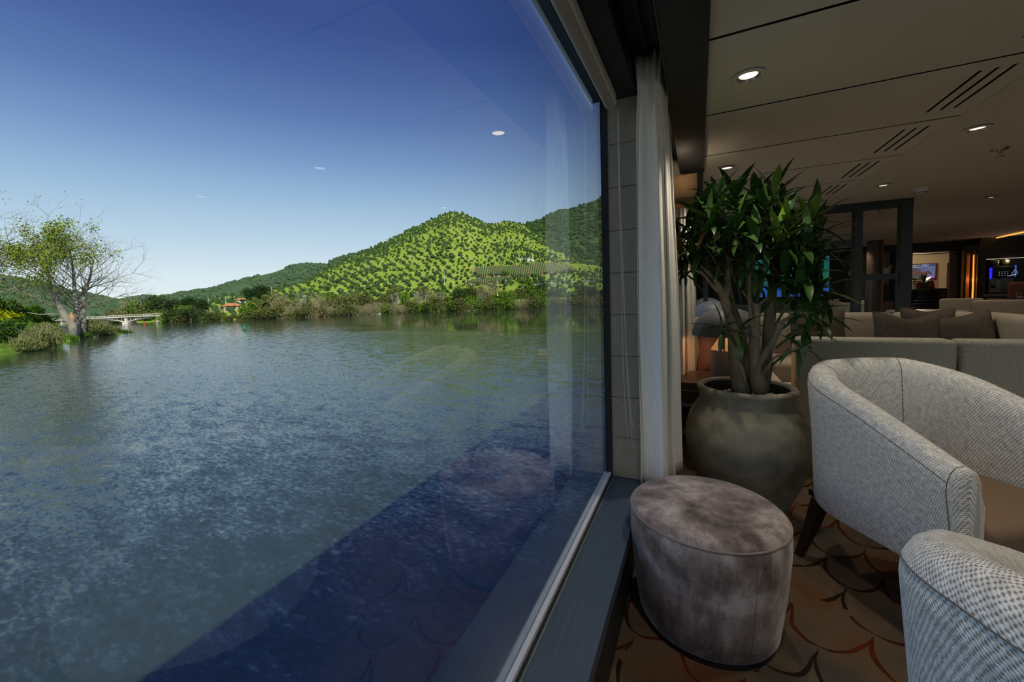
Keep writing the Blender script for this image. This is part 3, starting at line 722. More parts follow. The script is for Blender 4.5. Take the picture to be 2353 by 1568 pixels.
def sconce(label, Y, power=0.5):
    p0, p1 = at_y(1540, 470, 3.0), at_y(1602, 397, 3.0)
    r_ = thing('wall_sconce', label, 'lamp', (-0.2, Y, 1.77), group='fabric wall sconces')
    z0, z1, x0, x1, y0, y1 = p0[2], p1[2], -0.185, p1[0], Y, Y + 0.17
    for a in ((x0, y0, z0, x1, y0 + .003, z1), (x0, y1 - .003, z0, x1, y1, z1), (x1 - .003, y0 + .003, z0, x1, y1 - .003, z1), (x0, y0 + .003, z0, x0 + .003, y1 - .003, z1)):
        put('shade', MB().box(*a), M_shade2, r_)
    put('band', MB().box(x0 - .001, y0 - .0015, z0 - .0005, x1 + .001, y1 + .0015, z0 + .035), M_shade2, r_)
    put('bracket', MB().box(-0.212, Y + .06, z0 + .05, x0, Y + .11, z0 + .12), M_dark, r_)
    put('back_plate', MB().box(-0.214, Y + .03, z0 - .25, -0.207, Y + .14, z1 - .02), M_wall_brown, r_)
    put('bulb', MB().lathe([(0, -.03), (.018, -.02), (.024, 0), (.018, .02), (0, .03)], 16, ((x0 + x1) / 2, Y + .085, (z0 + z1) / 2)), glow('bulb_warm', (1, .55, .2), .6), r_, True)
    lamp_light(r_, 'sconce', ((x0 + x1) / 2, Y + .085, (z0 + z1) / 2 + .05), power, (1, .84, .62), rad=.02)
    return r_
sconce('lit fabric wall sconce showing between the near curtain and the plant top', 3.0)
# ------------------------------------------------------------------ sofas and cushions
def pillow_mesh(nm, w, h, t, mtl, dent=0.0):
    n = 14; top, bot = [], []
    for i in range(n + 1):
        a, b = [], []
        for j in range(n + 1):
            u, v = -1 + 2 * i / n, -1 + 2 * j / n
            pin = 1 - 0.07 * (1 - u * u) * abs(v) ** 2; pin2 = 1 - 0.07 * (1 - v * v) * abs(u) ** 2
            x, z = u * w / 2 * pin2, v * h / 2 * pin
            if dent and v > 0: z -= dent * h * max(0, v) ** 2 * math.exp(-(u / .45) ** 2)
            d = t / 2 * (max(0, 1 - u ** 4) * max(0, 1 - v ** 4)) ** 0.55
            d *= 1 + .06 * math.sin(5 * u + 3 * v)
            a.append((x, -d, z)); b.append((x, d, z))
        top.append(a); bot.append(b)
    mb = MB().grid(top)
    base = len(mb.v); mb.grid(bot)
    for k in range(len(mb.f) // 2, len(mb.f)): mb.f[k] = mb.f[k][::-1]
    return mb.mesh(nm, mtl, True)
def pillow(label, mtl, loc, rot, w=.48, h=.46, t=.16, dent=0.06, group='scatter cushions on the sofas'):
    r_ = thing('cushion', label, 'cushion', (0, 0, 0), 0, group)
    cv_ = put('cover', pillow_mesh('cover', w, h, t, mtl, dent), None, r_, M=Matrix.Identity(4))
    n = 14; pts = []
    def edge(u, v):
        pin = 1 - 0.07 * (1 - u * u) * abs(v) ** 2; pin2 = 1 - 0.07 * (1 - v * v) * abs(u) ** 2
        z = v * h / 2 * pin
        if dent and v > 0: z -= dent * h * v ** 2 * math.exp(-(u / .45) ** 2)
        return (u * w / 2 * pin2, 0, z)
    L_ = np.linspace(-1, 1, 13)
    pts = [edge(u, -1) for u in L_[:-1]] + [edge(1, v) for v in L_[:-1]] + [edge(-u, 1) for u in L_[:-1]] + [edge(-1, -v) for v in L_]
    put('piping', MB().tube(pts, 0.004, 5, False), mtl, cv_, True)
    r_.location = loc; r_.rotation_euler = rot
    return r_

# backs of the two sofas that stand with their backs to the armchair
def back_sofa(label, x0, x1, Y):
    r_ = thing('sofa', label, 'sofa', ((x0 + x1) / 2, Y + .4, 0), group='boucle sofas seen from behind')
    put('backrest', MB().rbox(x0, Y, 0.17, x1, Y + .15, .868, .028, 4), M_boucle, r_, True, 60)
    put('seat', MB().rbox(x0 + .02, Y + .155, .20, x1 - .02, Y + .78, .44, .05, 4), M_boucle, r_, True, 60)
    for x in (x0 + .07, x1 - .07):
        for y in (Y + .06, Y + .7): put('leg', MB().lathe([(0, 0), (.014, 0), (.02, .20), (0, .20)], 12, (x, y, 0)), M_wood, r_, True, 40)
    return r_
back_sofa('green grey boucle sofa back right behind the plant and the armchair', 0.550, 1.292, 3.10)
back_sofa('green grey boucle sofa back running off the right edge of the picture', 1.302, 2.60, 3.10)

# long sofa facing the viewer in front of the partition
SY = 5.42
sofa = thing('sofa', 'long beige boucle sofa with dark cushions in front of the black partition', 'sofa', (1.6, SY, 0))
for x0, x1 in ((.58, 1.20), (1.205, 1.795), (1.80, 2.40)):
    put('back_cushion', MB().rbox(x0, SY, .40, x1, SY + .22, .893, .06, 4), M_boucle2, sofa, True, 60)
for x0, x1 in ((.58, 1.48), (1.485, 2.40)):
    put('seat_cushion', MB().rbox(x0, 4.76, .22, x1, SY + .02, .45, .05, 4), M_boucle2, sofa, True, 60)
put('arm', MB().rbox(2.405, 4.80, .20, 2.63, SY + .22, .885, .09, 5), M_boucle2, sofa, True, 60)
put('base', MB().box(.62, 4.84, .10, 2.58, SY + .18, .215), M_plinth, sofa)
for x in (.7, 2.5):
    for y in (4.9, SY + .1): put('leg', MB().box(x - .02, y - .02, 0, x + .02, y + .02, .10), M_wood, sofa)
pillow('dark taupe cushion at the left on the long sofa, partly behind plant leaves', M_pillow, (1.12, 5.26, .71), (math.radians(-12), 0, .12), .50, .46)
pillow('dark taupe cushion with a dented top, front one of the pair on the sofa', M_pillow, (1.80, 5.20, .69), (math.radians(-14), math.radians(4), .06), .52, .44, dent=.12)
pillow('dark taupe cushion half hidden behind the dented one', M_pillow, (1.99, 5.335, .725), (math.radians(-8), .05, 0), .40, .44)
pillow('dark brown cushion leaning against the right arm of the sofa', M_pillow, (2.20, 5.20, .675), (math.radians(-14), math.radians(-11), -.1), .42, .44, dent=.03)

# ------------------------------------------------------------------ black partition screen
PYY = 5.95
part_ = thing('partition_screen', 'open black metal partition frame behind the long sofa', 'partition', (1, PYY, 0))
posts = [(0.085, .055), (0.60, .055), (1.255, .07), (1.615, .07), (2.02, .09)]
for x, w in posts:
    put('post', MB().box(x - w / 2, PYY - .06, 0, x + w / 2, PYY + .06, ZC - .002), M_dark, part_)
put('top_rail', MB().box(0.06, PYY - .062, 2.02, 2.066, PYY + .062, ZC - .001), M_dark, part_)
put('cross_bar', MB().box(1.29, PYY - .04, 1.635, 1.58, PYY + .04, 1.70), M_dark, part_)
put('cross_bar', MB().box(1.65, PYY - .04, 1.235, 1.975, PYY + .04, 1.30), M_dark, part_)
put('cross_bar', MB().box(0.63, PYY - .04, 0.91, 1.22, PYY + .04, 0.965), M_dark, part_)
put('cross_bar', MB().box(0.11, PYY - .04, 0.91, 0.57, PYY + .04, 0.965), M_dark, part_)

# ------------------------------------------------------------------ lamp corner by the window
def dome_lamp_parts(r_, x, y, z):
    put('base', MB().lathe([(0, 0), (.100, 0), (.100, .205), (.098, .21)], 40, (x, y, z)), M_lampgrey, r_, True, 50)
    put('cone', MB().lathe([(.098, .21), (.030, .318), (.026, .345), (0, .35)], 40, (x, y, z)), M_lampin, r_, True, 50)
    dm_ = put('dome', MB().lathe([(.222, .318), (.222, .33), (.219, .36), (.205, .405), (.178, .448), (.14, .48), (.09, .503), (.045, .513), (0, .516)], 56, (x, y, z)), M_lampgrey, r_, True)
    put('dome_lining', MB().lathe([(.2215, .3175), (.213, .33), (.200, .40), (.17, .442), (.13, .474), (.08, .495), (0, .505)], 48, (x, y, z)), M_lampin, dm_, True)
    put('bulb', MB().lathe([(0, .352), (.016, .36), (.022, .376), (.016, .392), (0, .40)], 16, (x, y, z)), glow('bulb_amber', (1, .42, .1), 1.2), r_, True)
    lamp_light(r_, 'dome_lamp', (x, y, z + .415), 1.5, (1, .42, .12), .02)
    for a in (0, 2.1, 4.2):
        put('strut', MB().tube([(x + .02 * math.cos(a), y + .02 * math.sin(a), z + .345), (x + .1 * math.cos(a), y + .1 * math.sin(a), z + .487)], .003, 6), M_dark, r_)
M_lampgrey = mat('lamp_matt_grey', (0.155, 0.165, 0.18), 0.5)
M_lampin = mat('lamp_inside_white', (0.7, 0.66, 0.6), 0.6)
for k, (x, y, lab) in enumerate(((0.178, 3.36, 'large grey dome table lamp on the side table behind the plant'), (0.150, 5.32, 'second grey dome table lamp, partly hidden by the thin black post'), (0.125, 7.25, 'smallest and farthest grey dome table lamp by the window wall'))):
    lp = thing('dome_lamp', lab, 'lamp', (x, y, .541), group='grey dome lamps along the window')
    dome_lamp_parts(lp, x, y, .541)
    tb = thing('side_table', ('dark wooden side table with a drawer behind the curtain and pot', 'dark wooden side table under the second dome lamp', 'dark wooden side table under the farthest dome lamp')[k], 'table', (x - .05, y, 0), group='side tables along the window')
    tx0, tx1 = x - .36, x + .25
    put('top', MB().rbox(tx0, y - .24, .515, tx1, y + .24, .540, .004, 2), M_wood2, tb)
    put('carcass', MB().box(tx0 + .008, y - .22, .385, tx1 - .008, y + .22, .515), M_wood2, tb)
    dr = put('drawer', MB().rbox(tx0 + .012, y - .236, .392, tx1 - .012, y - .219, .470, .002, 1), M_wood2, tb)
    put('drawer_line', MB().box(tx0 + .012, y - .234, .476, tx1 - .012, y - .2195, .481), M_chrome, dr)
    for sx in (tx0 + .04, tx1 - .04):
        for sy in (-.18, .18): put('leg', MB().box(sx - .018, y + sy - .018, 0, sx + .018, y + sy + .018, .386), M_wood, tb)

# window-side sofa with a thick rounded arm
ws = thing('sofa', 'cream boucle sofa with a rounded arm, lit orange by the dome lamp', 'sofa', (.15, 4.2, 0))
rows = []
for i in range(17):
    y = 3.74 + .9 * i / 16; row = []
    top = .90 - .05 * (1 - min(1, i / 5)) ** 2
    for j in range(19):
        a = math.pi * j / 18
        row.append((-.095 + .095 * math.cos(a) + .0 * y, y, (top - .09) + .09 * math.sin(a)))
    row = [(.0, y, .2), (.012, y, .45)] + row + [(-.19, y, .45), (-.19, y, .2)]
    rows.append(row)
mb = MB().grid(rows); nv = len(rows[0]); mb.f.append(tuple(range(nv))); mb.f.append(tuple(len(mb.v) - 1 - k for k in range(nv)))
put('arm', mb, M_boucle2, ws, True, 50)
put('backrest', MB().rbox(-.17, 4.58, .22, .62, 4.80, .905, .06, 4), M_boucle2, ws, True, 60)
put('seat', MB().rbox(.014, 3.74, .22, .62, 4.58, .44, .05, 4), M_boucle2, ws, True, 60)
put('base', MB().box(-.15, 3.8, .05, .58, 4.76, .22), M_plinth, ws)
for x in (-.12, .54):
    for y in (3.84, 4.7): put('leg', MB().box(x - .02, y - .02, 0, x + .02, y + .02, .051), M_wood, ws)
pillow('rust brown leather cushion leaning in the lamp-lit sofa corner', M_pillow_b, (.135, 3.90, .66), (math.radians(-8), math.radians(12), math.radians(50)), .44, .46, .17, .03)

# ------------------------------------------------------------------ sofa beyond the partition
s3 = thing('sofa', 'pale sofa seen through the partition in front of the far wall', 'sofa', (1.4, 9.0, 0))
put('backrest', MB().rbox(.5, 9.0, .3, 2.55, 9.22, .86, .05, 3), M_boucle2, s3, True, 60)
put('seat', MB().rbox(.5, 8.35, .2, 2.55, 9.0, .44, .05, 3), M_boucle2, s3, True, 60)
put('base', MB().box(.6, 8.45, 0, 2.45, 9.1, .2), M_plinth, s3)
pillow('cream cushion on the pale sofa seen through the left partition bay', M_pillow_l, (1.93, 8.85, .70), (math.radians(-10), 0, 0), .52, .5)
pillow('grey cushion on the pale sofa beside the middle partition post', M_boucle, (2.30, 8.85, .69), (math.radians(-10), 0, 0), .46, .46)

# ------------------------------------------------------------------ far wall with screen, shelf niche and doorway (plane y = YF)
def rect(x0, y0, x1, y1, Y):
    a, b = at_y(x0, y0, Y), at_y(x1, y1, Y); return min(a[0], b[0]), min(a[2], b[2]), max(a[0], b[0]), max(a[2], b[2])
dx0 = at_y(2090, 640, YF)[0]; dx1 = at_y(2206, 640, YF)[0]
sx0, sz0, sx1, sz1 = rect(1940, 690, 2056, 578, YF)
wf = struct('wall_far', MB().box(-.5, YF, 0, sx0, YF + .3, ZC).box(sx1, YF, 0, dx0, YF + .3, ZC).box(sx0, YF, sz1, sx1, YF + .3, ZC).box(sx0, YF + .28, sz0, sx1, YF + .3, sz1).box(dx1, YF, 0, XR, YF + .3, ZC).box(dx0, YF, 1.92, dx1, YF + .3, ZC), M_wall)
put('wainscot', MB().box(sx0, YF - .004, 0, sx1, YF + .28, sz0), M_wall_brown, wf)
M_niche = mat('niche_back', (0.30, 0.25, 0.15), 0.7)
put('niche_back', MB().box(sx0, YF + .27, sz0, sx1, YF + .2795, sz1), M_niche, wf)
zsf = at_y(1990, 633, YF)[2]
put('shelf', MB().box(sx0, YF - .01, zsf - .07, sx1, YF + .27, zsf), M_dark, wf)
put('shelf', MB().box(sx0, YF - .03, sz0 - .05, sx1, YF + .27, sz0 + .035), M_dark, wf)
xm = at_y(2040, 640, YF)[0]
put('niche_divider', MB().box(xm + .12, YF + .1, sz0 + .035, xm + .16, YF + .27, zsf - .07), M_dark, wf)

# television with a river picture
def screen_mat():
    m, nt, b = new_mat('river_picture'); N, L = nt.nodes, nt.links
    t = N.new('ShaderNodeTexCoord'); s = N.new('ShaderNodeSeparateXYZ'); L.new(t.outputs['Generated'], s.inputs[0])
    n = N.new('ShaderNodeTexNoise'); n.inputs['Scale'].default_value = 4; L.new(t.outputs['Generated'], n.inputs['Vector'])
    a = N.new('ShaderNodeMath'); a.operation = 'MULTIPLY_ADD'; a.inputs[1].default_value = .25; L.new(n.outputs['Fac'], a.inputs[0]); L.new(s.outputs['Z'], a.inputs[2])
    r = N.new('ShaderNodeValToRGB'); e = r.color_ramp.elements
    e[0].position = .1; e[0].color = (0.012, 0.055, 0.28, 1); e[1].position = 1; e[1].color = (0.006, 0.075, 0.075, 1)
    for p_, c_ in ((.36, (0.012, 0.07, 0.26)), (.46, (0.012, 0.05, 0.08)), (.54, (0.012, 0.10, 0.03)), (.75, (0.004, 0.09, 0.06))):
        x = e.new(p_); x.color = (*c_, 1)
    L.new(a.outputs[0], r.inputs[0]); b.inputs['Base Color'].default_value = (0.01, 0.01, 0.01, 1)
    L.new(r.outputs[0], b.inputs['Emission Color']); b.inputs['Emission Strength'].default_value = 1.0; b.inputs['Roughness'].default_value = 0.4
    return m
tx0, tz0, tx1, tz1 = rect(1722, 684, 1905, 588, YF)
tv = thing('television', 'large wall screen showing a blue and green river picture behind the plant', 'screen', ((tx0 + tx1) / 2, YF, tz0))
put('screen', MB().box(tx0, YF - .05, tz0, tx1, YF - .03, tz1), screen_mat(), tv)
put('bezel', MB().box(tx0 - .02, YF - .03, tz0 - .02, tx1 + .02, YF - .001, tz1 + .02), M_plinth, tv)

# things in the niche
M_orn = mat('ornament_ivory', (0.75, 0.68, 0.48), 0.6)
def at_niche(px, z): return at_y(px, 640, YF + .13)[0], YF + .13, z
x, y, z = at_niche(1964, zsf)
vs = thing('vase', 'wide ivory ornament with flared ends on the upper niche shelf', 'ornament', (x, y, z))
put('body', MB().lathe([(0, 0), (.13, 0), (.155, .05), (.14, .11), (.09, .17), (.075, .20), (.10, .235), (.13, .26), (.12, .262), (.06, .21), (0, .20)], 28, (x, y, z)), M_orn, vs, True)
put('foot', MB().lathe([(0, 0), (.10, 0), (.10, .012), (0, .012)], 24, (x, y, z)), M_wood2, vs)
x, y, z = at_niche(2034, zsf)
bx = thing('box', 'small square ivory box on the upper niche shelf', 'box', (x, y, z))
put('body', MB().rbox(x - .065, y - .05, z, x + .065, y + .05, z + .14, .008, 2), M_orn, bx)
put('lid', MB().rbox(x - .067, y - .052, z + .141, x + .067, y + .052, z + .165, .008, 2), M_orn, bx)
for k, (dx, h) in enumerate(((2044, .23), (2051, .26))):
    x, y, z = at_niche(dx, zsf)
    st = thing('candlestick', ('short carved ivory candlestick next to the ivory box', 'tall carved ivory candlestick at the right end of the shelf')[k], 'ornament', (x, y, z), group='candlesticks in the niche')
    put('stem', MB().lathe([(0, .02), (.016, .02), (.012, .06), (.024, .09), (.012, .12), (.02, .16), (.022, h), (0, h)], 14, (x, y, z)), M_orn, st, True)
    put('foot', MB().lathe([(0, 0), (.034, 0), (.03, .02), (0, .021)], 14, (x, y, z)), M_orn, st)
zl = sz0 + .035
x, y, z = at_niche(2033, zl)
dsk = thing('decorative_disc', 'round dark gold disc standing on the lower niche shelf', 'ornament', (x, y, z))
M_disc = mat('disc_gold', (0.10, 0.075, 0.03), 0.5, .3, col2=(0.04, 0.03, 0.015), nscale=30)
put('disc', MB().lathe([(0, -.012), (.155, -.012), (.165, 0), (.155, .012), (0, .012)], 40, M=Matrix.Translation((x, y, z + .185)) @ Matrix.Rotation(math.radians(80), 4, 'X')), M_disc, dsk, True, 40)
put('stand', MB().box(x - .07, y - .03, z, x + .07, y + .06, z + .022), M_plinth, dsk)
x, y, z = at_niche(1997, zl)
sp = thing('knot_ornament', 'small round cream knot ornament left of the brown column', 'ornament', (x, y, z))
put('ring', MB().tube([(x + .06 * math.cos(a), y, z + .075 + .06 * math.sin(a)) for a in np.linspace(0, 2 * math.pi, 21)], .015, 8, False), M_orn, sp, True)
put('centre', MB().add(ICO2_V * .035 + np.array([x, y, z + .075]), ICO2_F), M_orn, sp, True)
x, y, z = at_niche(1965, zl)
for k in range(2):
    bk = thing('book', ('pale book lying flat on the lower niche shelf', 'smaller pale book stacked on the flat book')[k], 'book', (x, y, z + .022 * k), group='books in the niche')
    w = .19 - .05 * k
    put('pages', MB().box(x - w + .004, y - .09, z + .022 * k + .003, x + w - .004, y + .09, z + .022 * k + .017), M_white, bk)
    put('cover', MB().box(x - w, y - .095, z + .022 * k, x + w, y + .095, z + .022 * k + .003).box(x - w, y - .095, z + .022 * k + .017, x + w, y + .095, z + .022 * k + .020), M_orn, bk)

# brown leather column
cx_, cy_ = at_z(2012, 553, ZC)[:2]
col = thing('column', 'round brown leather-clad column seen through the right partition bay', 'column', (cx_, cy_, 0))
put('shaft', MB().lathe([(.135, 0), (.135, ZC - .002)], 40, (cx_, cy_, 0)), mat('column_leather', (0.10, 0.062, 0.038), 0.42, bump=(300, .1, .001)), col, True)
put('base_ring', MB().lathe([(.139, 0), (.139, .08), (.135, .085)], 40, (cx_, cy_, 0)), M_dark, col, True)

# ------------------------------------------------------------------ doorway and lobby behind
dframe = thing('door_1', None, None, (dx0, YF, 0), kind='structure')
put('door_post', MB().box(dx0 - .05, YF - .04, 0, dx0 + .03, YF + .34, 1.92), M_dark, dframe)
put('door_post', MB().box(dx1 - .03, YF - .04, 0, dx1 + .09, YF + .34, 1.92), M_dark, dframe)
put('door_head', MB().box(dx0 - .05, YF - .04, 1.88, dx1 + .09, YF + .34, 1.96), M_dark, dframe)
bpx = at_y(2183, 640, YF)[0]
put('door_leaf', MB().box(bpx, YF + .02, 0, dx1 - .035, YF + .07, 1.875), M_wall_brown, dframe)
put('door_knob', MB().lathe([(0, -.03), (.03, -.02), (.03, .02), (0, .03)], 14, (bpx + .10, YF + .01, 1.80)), M_plinth, dframe)
LY = 18.6
struct('wall_lobby', MB().box(4.0, LY, 0, 9.5, LY + .2, 2.3), M_wall_beige)
M_lobbyceil = mat('lobby_ceiling', (0.62, 0.52, 0.42), .7)
ld = thing('reception_desk', 'dark ribbed reception desk with a rounded front seen through the doorway', 'desk', tuple(at_y(2140, 708, 15.0)[:2]) + (0,))
rx0, rz0, rx1, rz1 = rect(2060, 708, 2190, 661, 15.0)
rows = []
for i in range(25):
    u = i / 24; row = []
    for zz in (0, rz1 - .06): row.append((rx0 + (rx1 - rx0) * u, 15.0 - .25 * math.sin(math.pi * u), zz))
    rows.append(row)
M_desk = mat('desk_slats', (0.018, 0.018, 0.02), .35)
put('front', MB().grid(rows), M_desk, ld, True)
for k in range(9):
    zz = .12 + k * (rz1 - .22) / 8.5
    put('rib', MB().tube([(rx0 + (rx1 - rx0) * i / 24, 15.0 - .25 * math.sin(math.pi * i / 24) - .006, zz) for i in range(25)], .028, 6), M_desk, ld, True)
put('counter_top', MB().box(rx0, 14.70, rz1 - .06, rx1, 15.7, rz1 - .01), M_dark, ld)
put('back_panel', MB().box(rx0, 15.6, 0, rx1, 15.66, rz1 - .06), M_desk, ld)
ztop_ = rz1 - .01
M_terr = mat('terracotta', (0.42, 0.10, 0.02), .6)
def desk_x(px): return at_y(px, 655, 15.2)[0]
pp = thing('desk_plant', 'green leafy plant in a grey pot between orange vases on the reception desk', 'plant', (desk_x(2122), 15.2, ztop_))
put('pot', MB().lathe([(0, 0), (.08, 0), (.12, .17), (.11, .17), (0, .15)], 20, (desk_x(2122), 15.2, ztop_)), M_lampgrey, pp, True)
for k in range(12):
    a = k * .55; ln = .26
    d = Vector((math.cos(a), math.sin(a) * .5, .55 + .5 * math.sin(k * 2.3))).normalized(); sd = d.cross(Vector((0, 0, 1))).normalized(); nn = sd.cross(d)
    Mx = Matrix(((*d, 0), (*sd, 0), (*nn, 0), (0, 0, 0, 1))).transposed()
    put('leaf', LEAVES_Y[k % 3], None, pp, M=Matrix.Translation((0, 0, .16)) @ Mx @ Matrix.Diagonal((ln, ln * 2, ln, 1)))
for k, px in enumerate((2110, 2136)):
    vz = thing('vase', ('slim orange vase left of the plant on the reception desk', 'orange vase right of the plant on the reception desk')[k], 'vase', (desk_x(px), 15.15, ztop_), group='orange vases on the reception desk')
    w = .055 + .03 * k
    put('body', MB().lathe([(0, 0), (w, 0), (w * .9, .10), (w * .62, .20), (w * .58, .20), (0, .18)], 18, (desk_x(px), 15.15, ztop_)), M_terr, vz, True)
    put('rim', MB().lathe([(w * .62, .198), (w * .7, .206), (w * .58, .208)], 18, (desk_x(px), 15.15, ztop_)), M_terr, vz, True)
cd = thing('candle_jar', 'ribbed cream jar at the left end of the reception desk', 'jar', (desk_x(2098), 15.15, ztop_))
put('body', MB().lathe([(0, 0), (.06, 0), (.06, .19), (0, .19)], 18, (desk_x(2098), 15.15, ztop_)), M_orn, cd, True, 40)
put('lid', MB().lathe([(0, .192), (.062, .192), (.05, .22), (.012, .225), (.012, .25), (0, .25)], 18, (desk_x(2098), 15.15, ztop_)), M_dark, cd, True, 40)

# lobby screen with a slide: dark heading bar, lavender water, warm arms, magenta foot
lx0, lz0, lx1, lz1 = rect(2070, 641, 2150, 606, 17.5)
def lobby_screen():
    m, nt, b = new_mat('lobby_slide'); N, L = nt.nodes, nt.links
    t = N.new('ShaderNodeTexCoord'); s = N.new('ShaderNodeSeparateXYZ'); L.new(t.outputs['Generated'], s.inputs[0])
    n = N.new('ShaderNodeTexNoise'); n.inputs['Scale'].default_value = 3; n.inputs['Detail'].default_value = 5; L.new(t.outputs['Generated'], n.inputs['Vector'])
    a = N.new('ShaderNodeMath'); a.operation = 'MULTIPLY_ADD'; a.inputs[1].default_value = .35; L.new(n.outputs['Fac'], a.inputs[0]); L.new(s.outputs['X'], a.inputs[2])
    r = N.new('ShaderNodeValToRGB'); e = r.color_ramp.elements
    e[0].position = .3; e[0].color = (0.012, 0.010, 0.008, 1); e[1].position = 1.0; e[1].color = (0.085, 0.10, 0.20, 1)
    x = e.new(.62); x.color = (0.05, 0.045, 0.05, 1); x = e.new(.8); x.color = (0.075, 0.09, 0.19, 1)
    L.new(a.outputs[0], r.inputs[0]); b.inputs['Base Color'].default_value = (0.01, 0.01, 0.01, 1)
    L.new(r.outputs[0], b.inputs['Emission Color']); b.inputs['Emission Strength'].default_value = 1.1
    return m
ls = thing('lobby_screen', 'wall screen with a lavender slide seen through the doorway', 'screen', ((lx0 + lx1) / 2, 17.5, lz0))
put('picture', MB().box(lx0, 17.50, lz0, lx1, 17.53, lz1), lobby_screen(), ls)
put('bezel', MB().box(lx0 - .02, 17.53, lz0 - .02, lx1 + .02, 17.58, lz1 + .02), M_plinth, ls)
W_, H_ = lx1 - lx0, lz1 - lz0
sx = lambda px: at_y(px, 620, 17.5)[0]
sz = lambda py: at_y(2120, py, 17.5)[2]
M_arm = glow('slide_skin', (0.075, 0.03, 0.03), 1); M_mag = glow('slide_magenta', (0.20, 0.01, 0.16), 1); M_wht = glow('slide_white', (0.30, 0.33, 0.42), 1)
put('picture_arm', MB().tube([(sx(2092), 17.5, sz(622)), (sx(2104), 17.5, sz(628)), (sx(2120), 17.5, sz(631)), (sx(2134), 17.5, sz(626)), (sx(2141), 17.5, sz(631))], [.05, .07, .07, .05, .02], 8, M=Matrix.Translation((0, 17.4925 - 17.5 * .05, 0)) @ Matrix.Diagonal((1, .05, 1, 1))), M_arm, ls)
put('picture_foot', MB().box(sx(2116), 17.494, sz(641), sx(2149), 17.499, sz(636.5)), M_mag, ls)
put('heading_bar', MB().box(sx(2078), 17.494, sz(613.2), sx(2117), 17.497, sz(608.2)), M_plinth, ls)
put('heading_rule', MB().box(sx(2078), 17.490, sz(615.2), sx(2116), 17.496, sz(614.0)), M_wht, ls)
put('caption_bar', MB().box(sx(2135), 17.490, sz(611.5), sx(2148.5), 17.496, sz(609.4)), M_plinth, ls)
def text(parent, body, x, y, z, size, mtl, bold=0.0):
    cu = bpy.data.curves.new('lettering', 'FONT'); cu.body = body; cu.size = size; cu.offset = bold; cu.extrude = .0005
    cu.materials.append(mtl)
    tmp = bpy.data.objects.new('lettering_tmp', cu); C.objects.link(tmp)
    bpy.context.view_layer.update()
    me = bpy.data.meshes.new_from_object(tmp.evaluated_get(bpy.context.evaluated_depsgraph_get())); bpy.data.objects.remove(tmp)
    o = bpy.data.objects.new('lettering', me); C.objects.link(o); o.parent = parent
    o.matrix_parent_inverse = WM[parent.name].inverted(); o.location = (x, y, z); o.rotation_euler = (math.radians(90), 0, 0)
    return o
text(ls, 'URE', sx(2090.5), 17.490, sz(612.9), .085, M_wht, .002)
text(ls, 'CENTER', sx(2101.5), 17.490, sz(612.7), .080, M_wht)
# lobby wall panels, ceiling ring
M_pan = mat('lobby_panel', (0.40, 0.33, 0.22), .6); M_pan2 = mat('lobby_panel_grey', (0.5, 0.48, 0.44), .6)
lw = bpy.data.objects['wall_lobby']
a = at_y(2150, 600, 17.5)[0]; b2_ = at_y(2160, 600, LY)[0]
put('wall_panel', MB().box(lx0 - .3, 17.6, 1.75, a + .5, LY, 2.05), M_pan, lw)
put('wall_panel', MB().box(lx1 + .12, 17.60, 0, lx1 + .30, LY, 1.75), M_pan, lw)
put('wall_panel', MB().box(lx0 - .3, 17.60, 0, lx1 + .115, 17.75, 1.75), M_wall_brown, lw)
put('wall_panel', MB().box(lx1 + .32, 18.2, 0, lx1 + .56, LY, 2.05), M_pan2, lw)
put('wall_panel', MB().box(lx1 + .57, 18.2, 0, lx1 + 2.0, LY, 2.05), M_pan2, lw)
lc = struct('ceiling_lobby', MB().box(3.0, YF + .31, ZC - .01, XR, LY + .2, ZC + .011), M_lobbyceil)
rcx, rcy = at_z(2110, 578, ZC)[:2]
rg = thing('ring_light', 'glowing oval cove ring in the lobby ceiling', 'light', (6.1, 16.3, ZC - .03))
pts = [(6.1 + .85 * math.cos(t), 16.3 + .9 * math.sin(t), ZC - .022) for t in np.linspace(0, 2 * math.pi, 49)]
put('glow_tube', MB().tube(pts, .012, 6, False), glow('cove_amber', (1, .42, .14), 1.1), rg, True)
put('rim', MB().tube([(6.1 + .80 * math.cos(t), 16.3 + .85 * math.sin(t), ZC - .03) for t in np.linspace(0, 2 * math.pi, 49)], .02, 6, False), M_lobbyceil, rg, True)
lamp_light(rg, 'ring', (5.6, 16.2, 1.9), 60, (1, .80, .58), .25)

# ------------------------------------------------------------------ amber glass column and coffee niche right of the door
YA = YF - .44
gx0, gx1 = at_y(2216, 640, YA)[0], at_y(2246, 640, YA)[0]
am = thing('amber_light_column', 'tall glass column with a glowing amber light strip right of the doorway', 'light', ((gx0 + gx1) / 2, YA, 0))
M_amb = mat('amber_panel', (0.40, 0.17, 0.06), .45)
put('back_panel', MB().box(gx0, YA + .10, 0, gx1, YA + .13, 1.84), M_amb, am)
lx = at_y(2237, 640, YA)[0]
put('light_strip', MB().tube([(lx, YA + .05, .02), (lx + .01, YA + .05, 1.0), (lx, YA + .05, 1.74)], .020, 10), glow('amber_strip', (1, .30, .04), 1.5), am, True)
lamp_light(am, 'amber', (lx, YA - .02, 1.2), .9, (1, .45, .12), .03)
for x in (gx0, gx0 + .10, gx1):
    put('frame_bar', MB().box(x - .014, YA - .02, 0, x + .014, YA + .02, 1.86), M_dark, am)
for z in (.62, 1.80): put('frame_bar', MB().box(gx0, YA - .018, z - .012, gx1, YA + .018, z + .012), M_dark, am)
put('roof_plate', MB().box(gx0 - .014, YA - .02, 1.86, gx1 + .014, YA + .13, 1.95), M_dark, am)
nx0, nz0, nx1, nz1 = rect(2263, 676, 2420, 588, YF - .45)
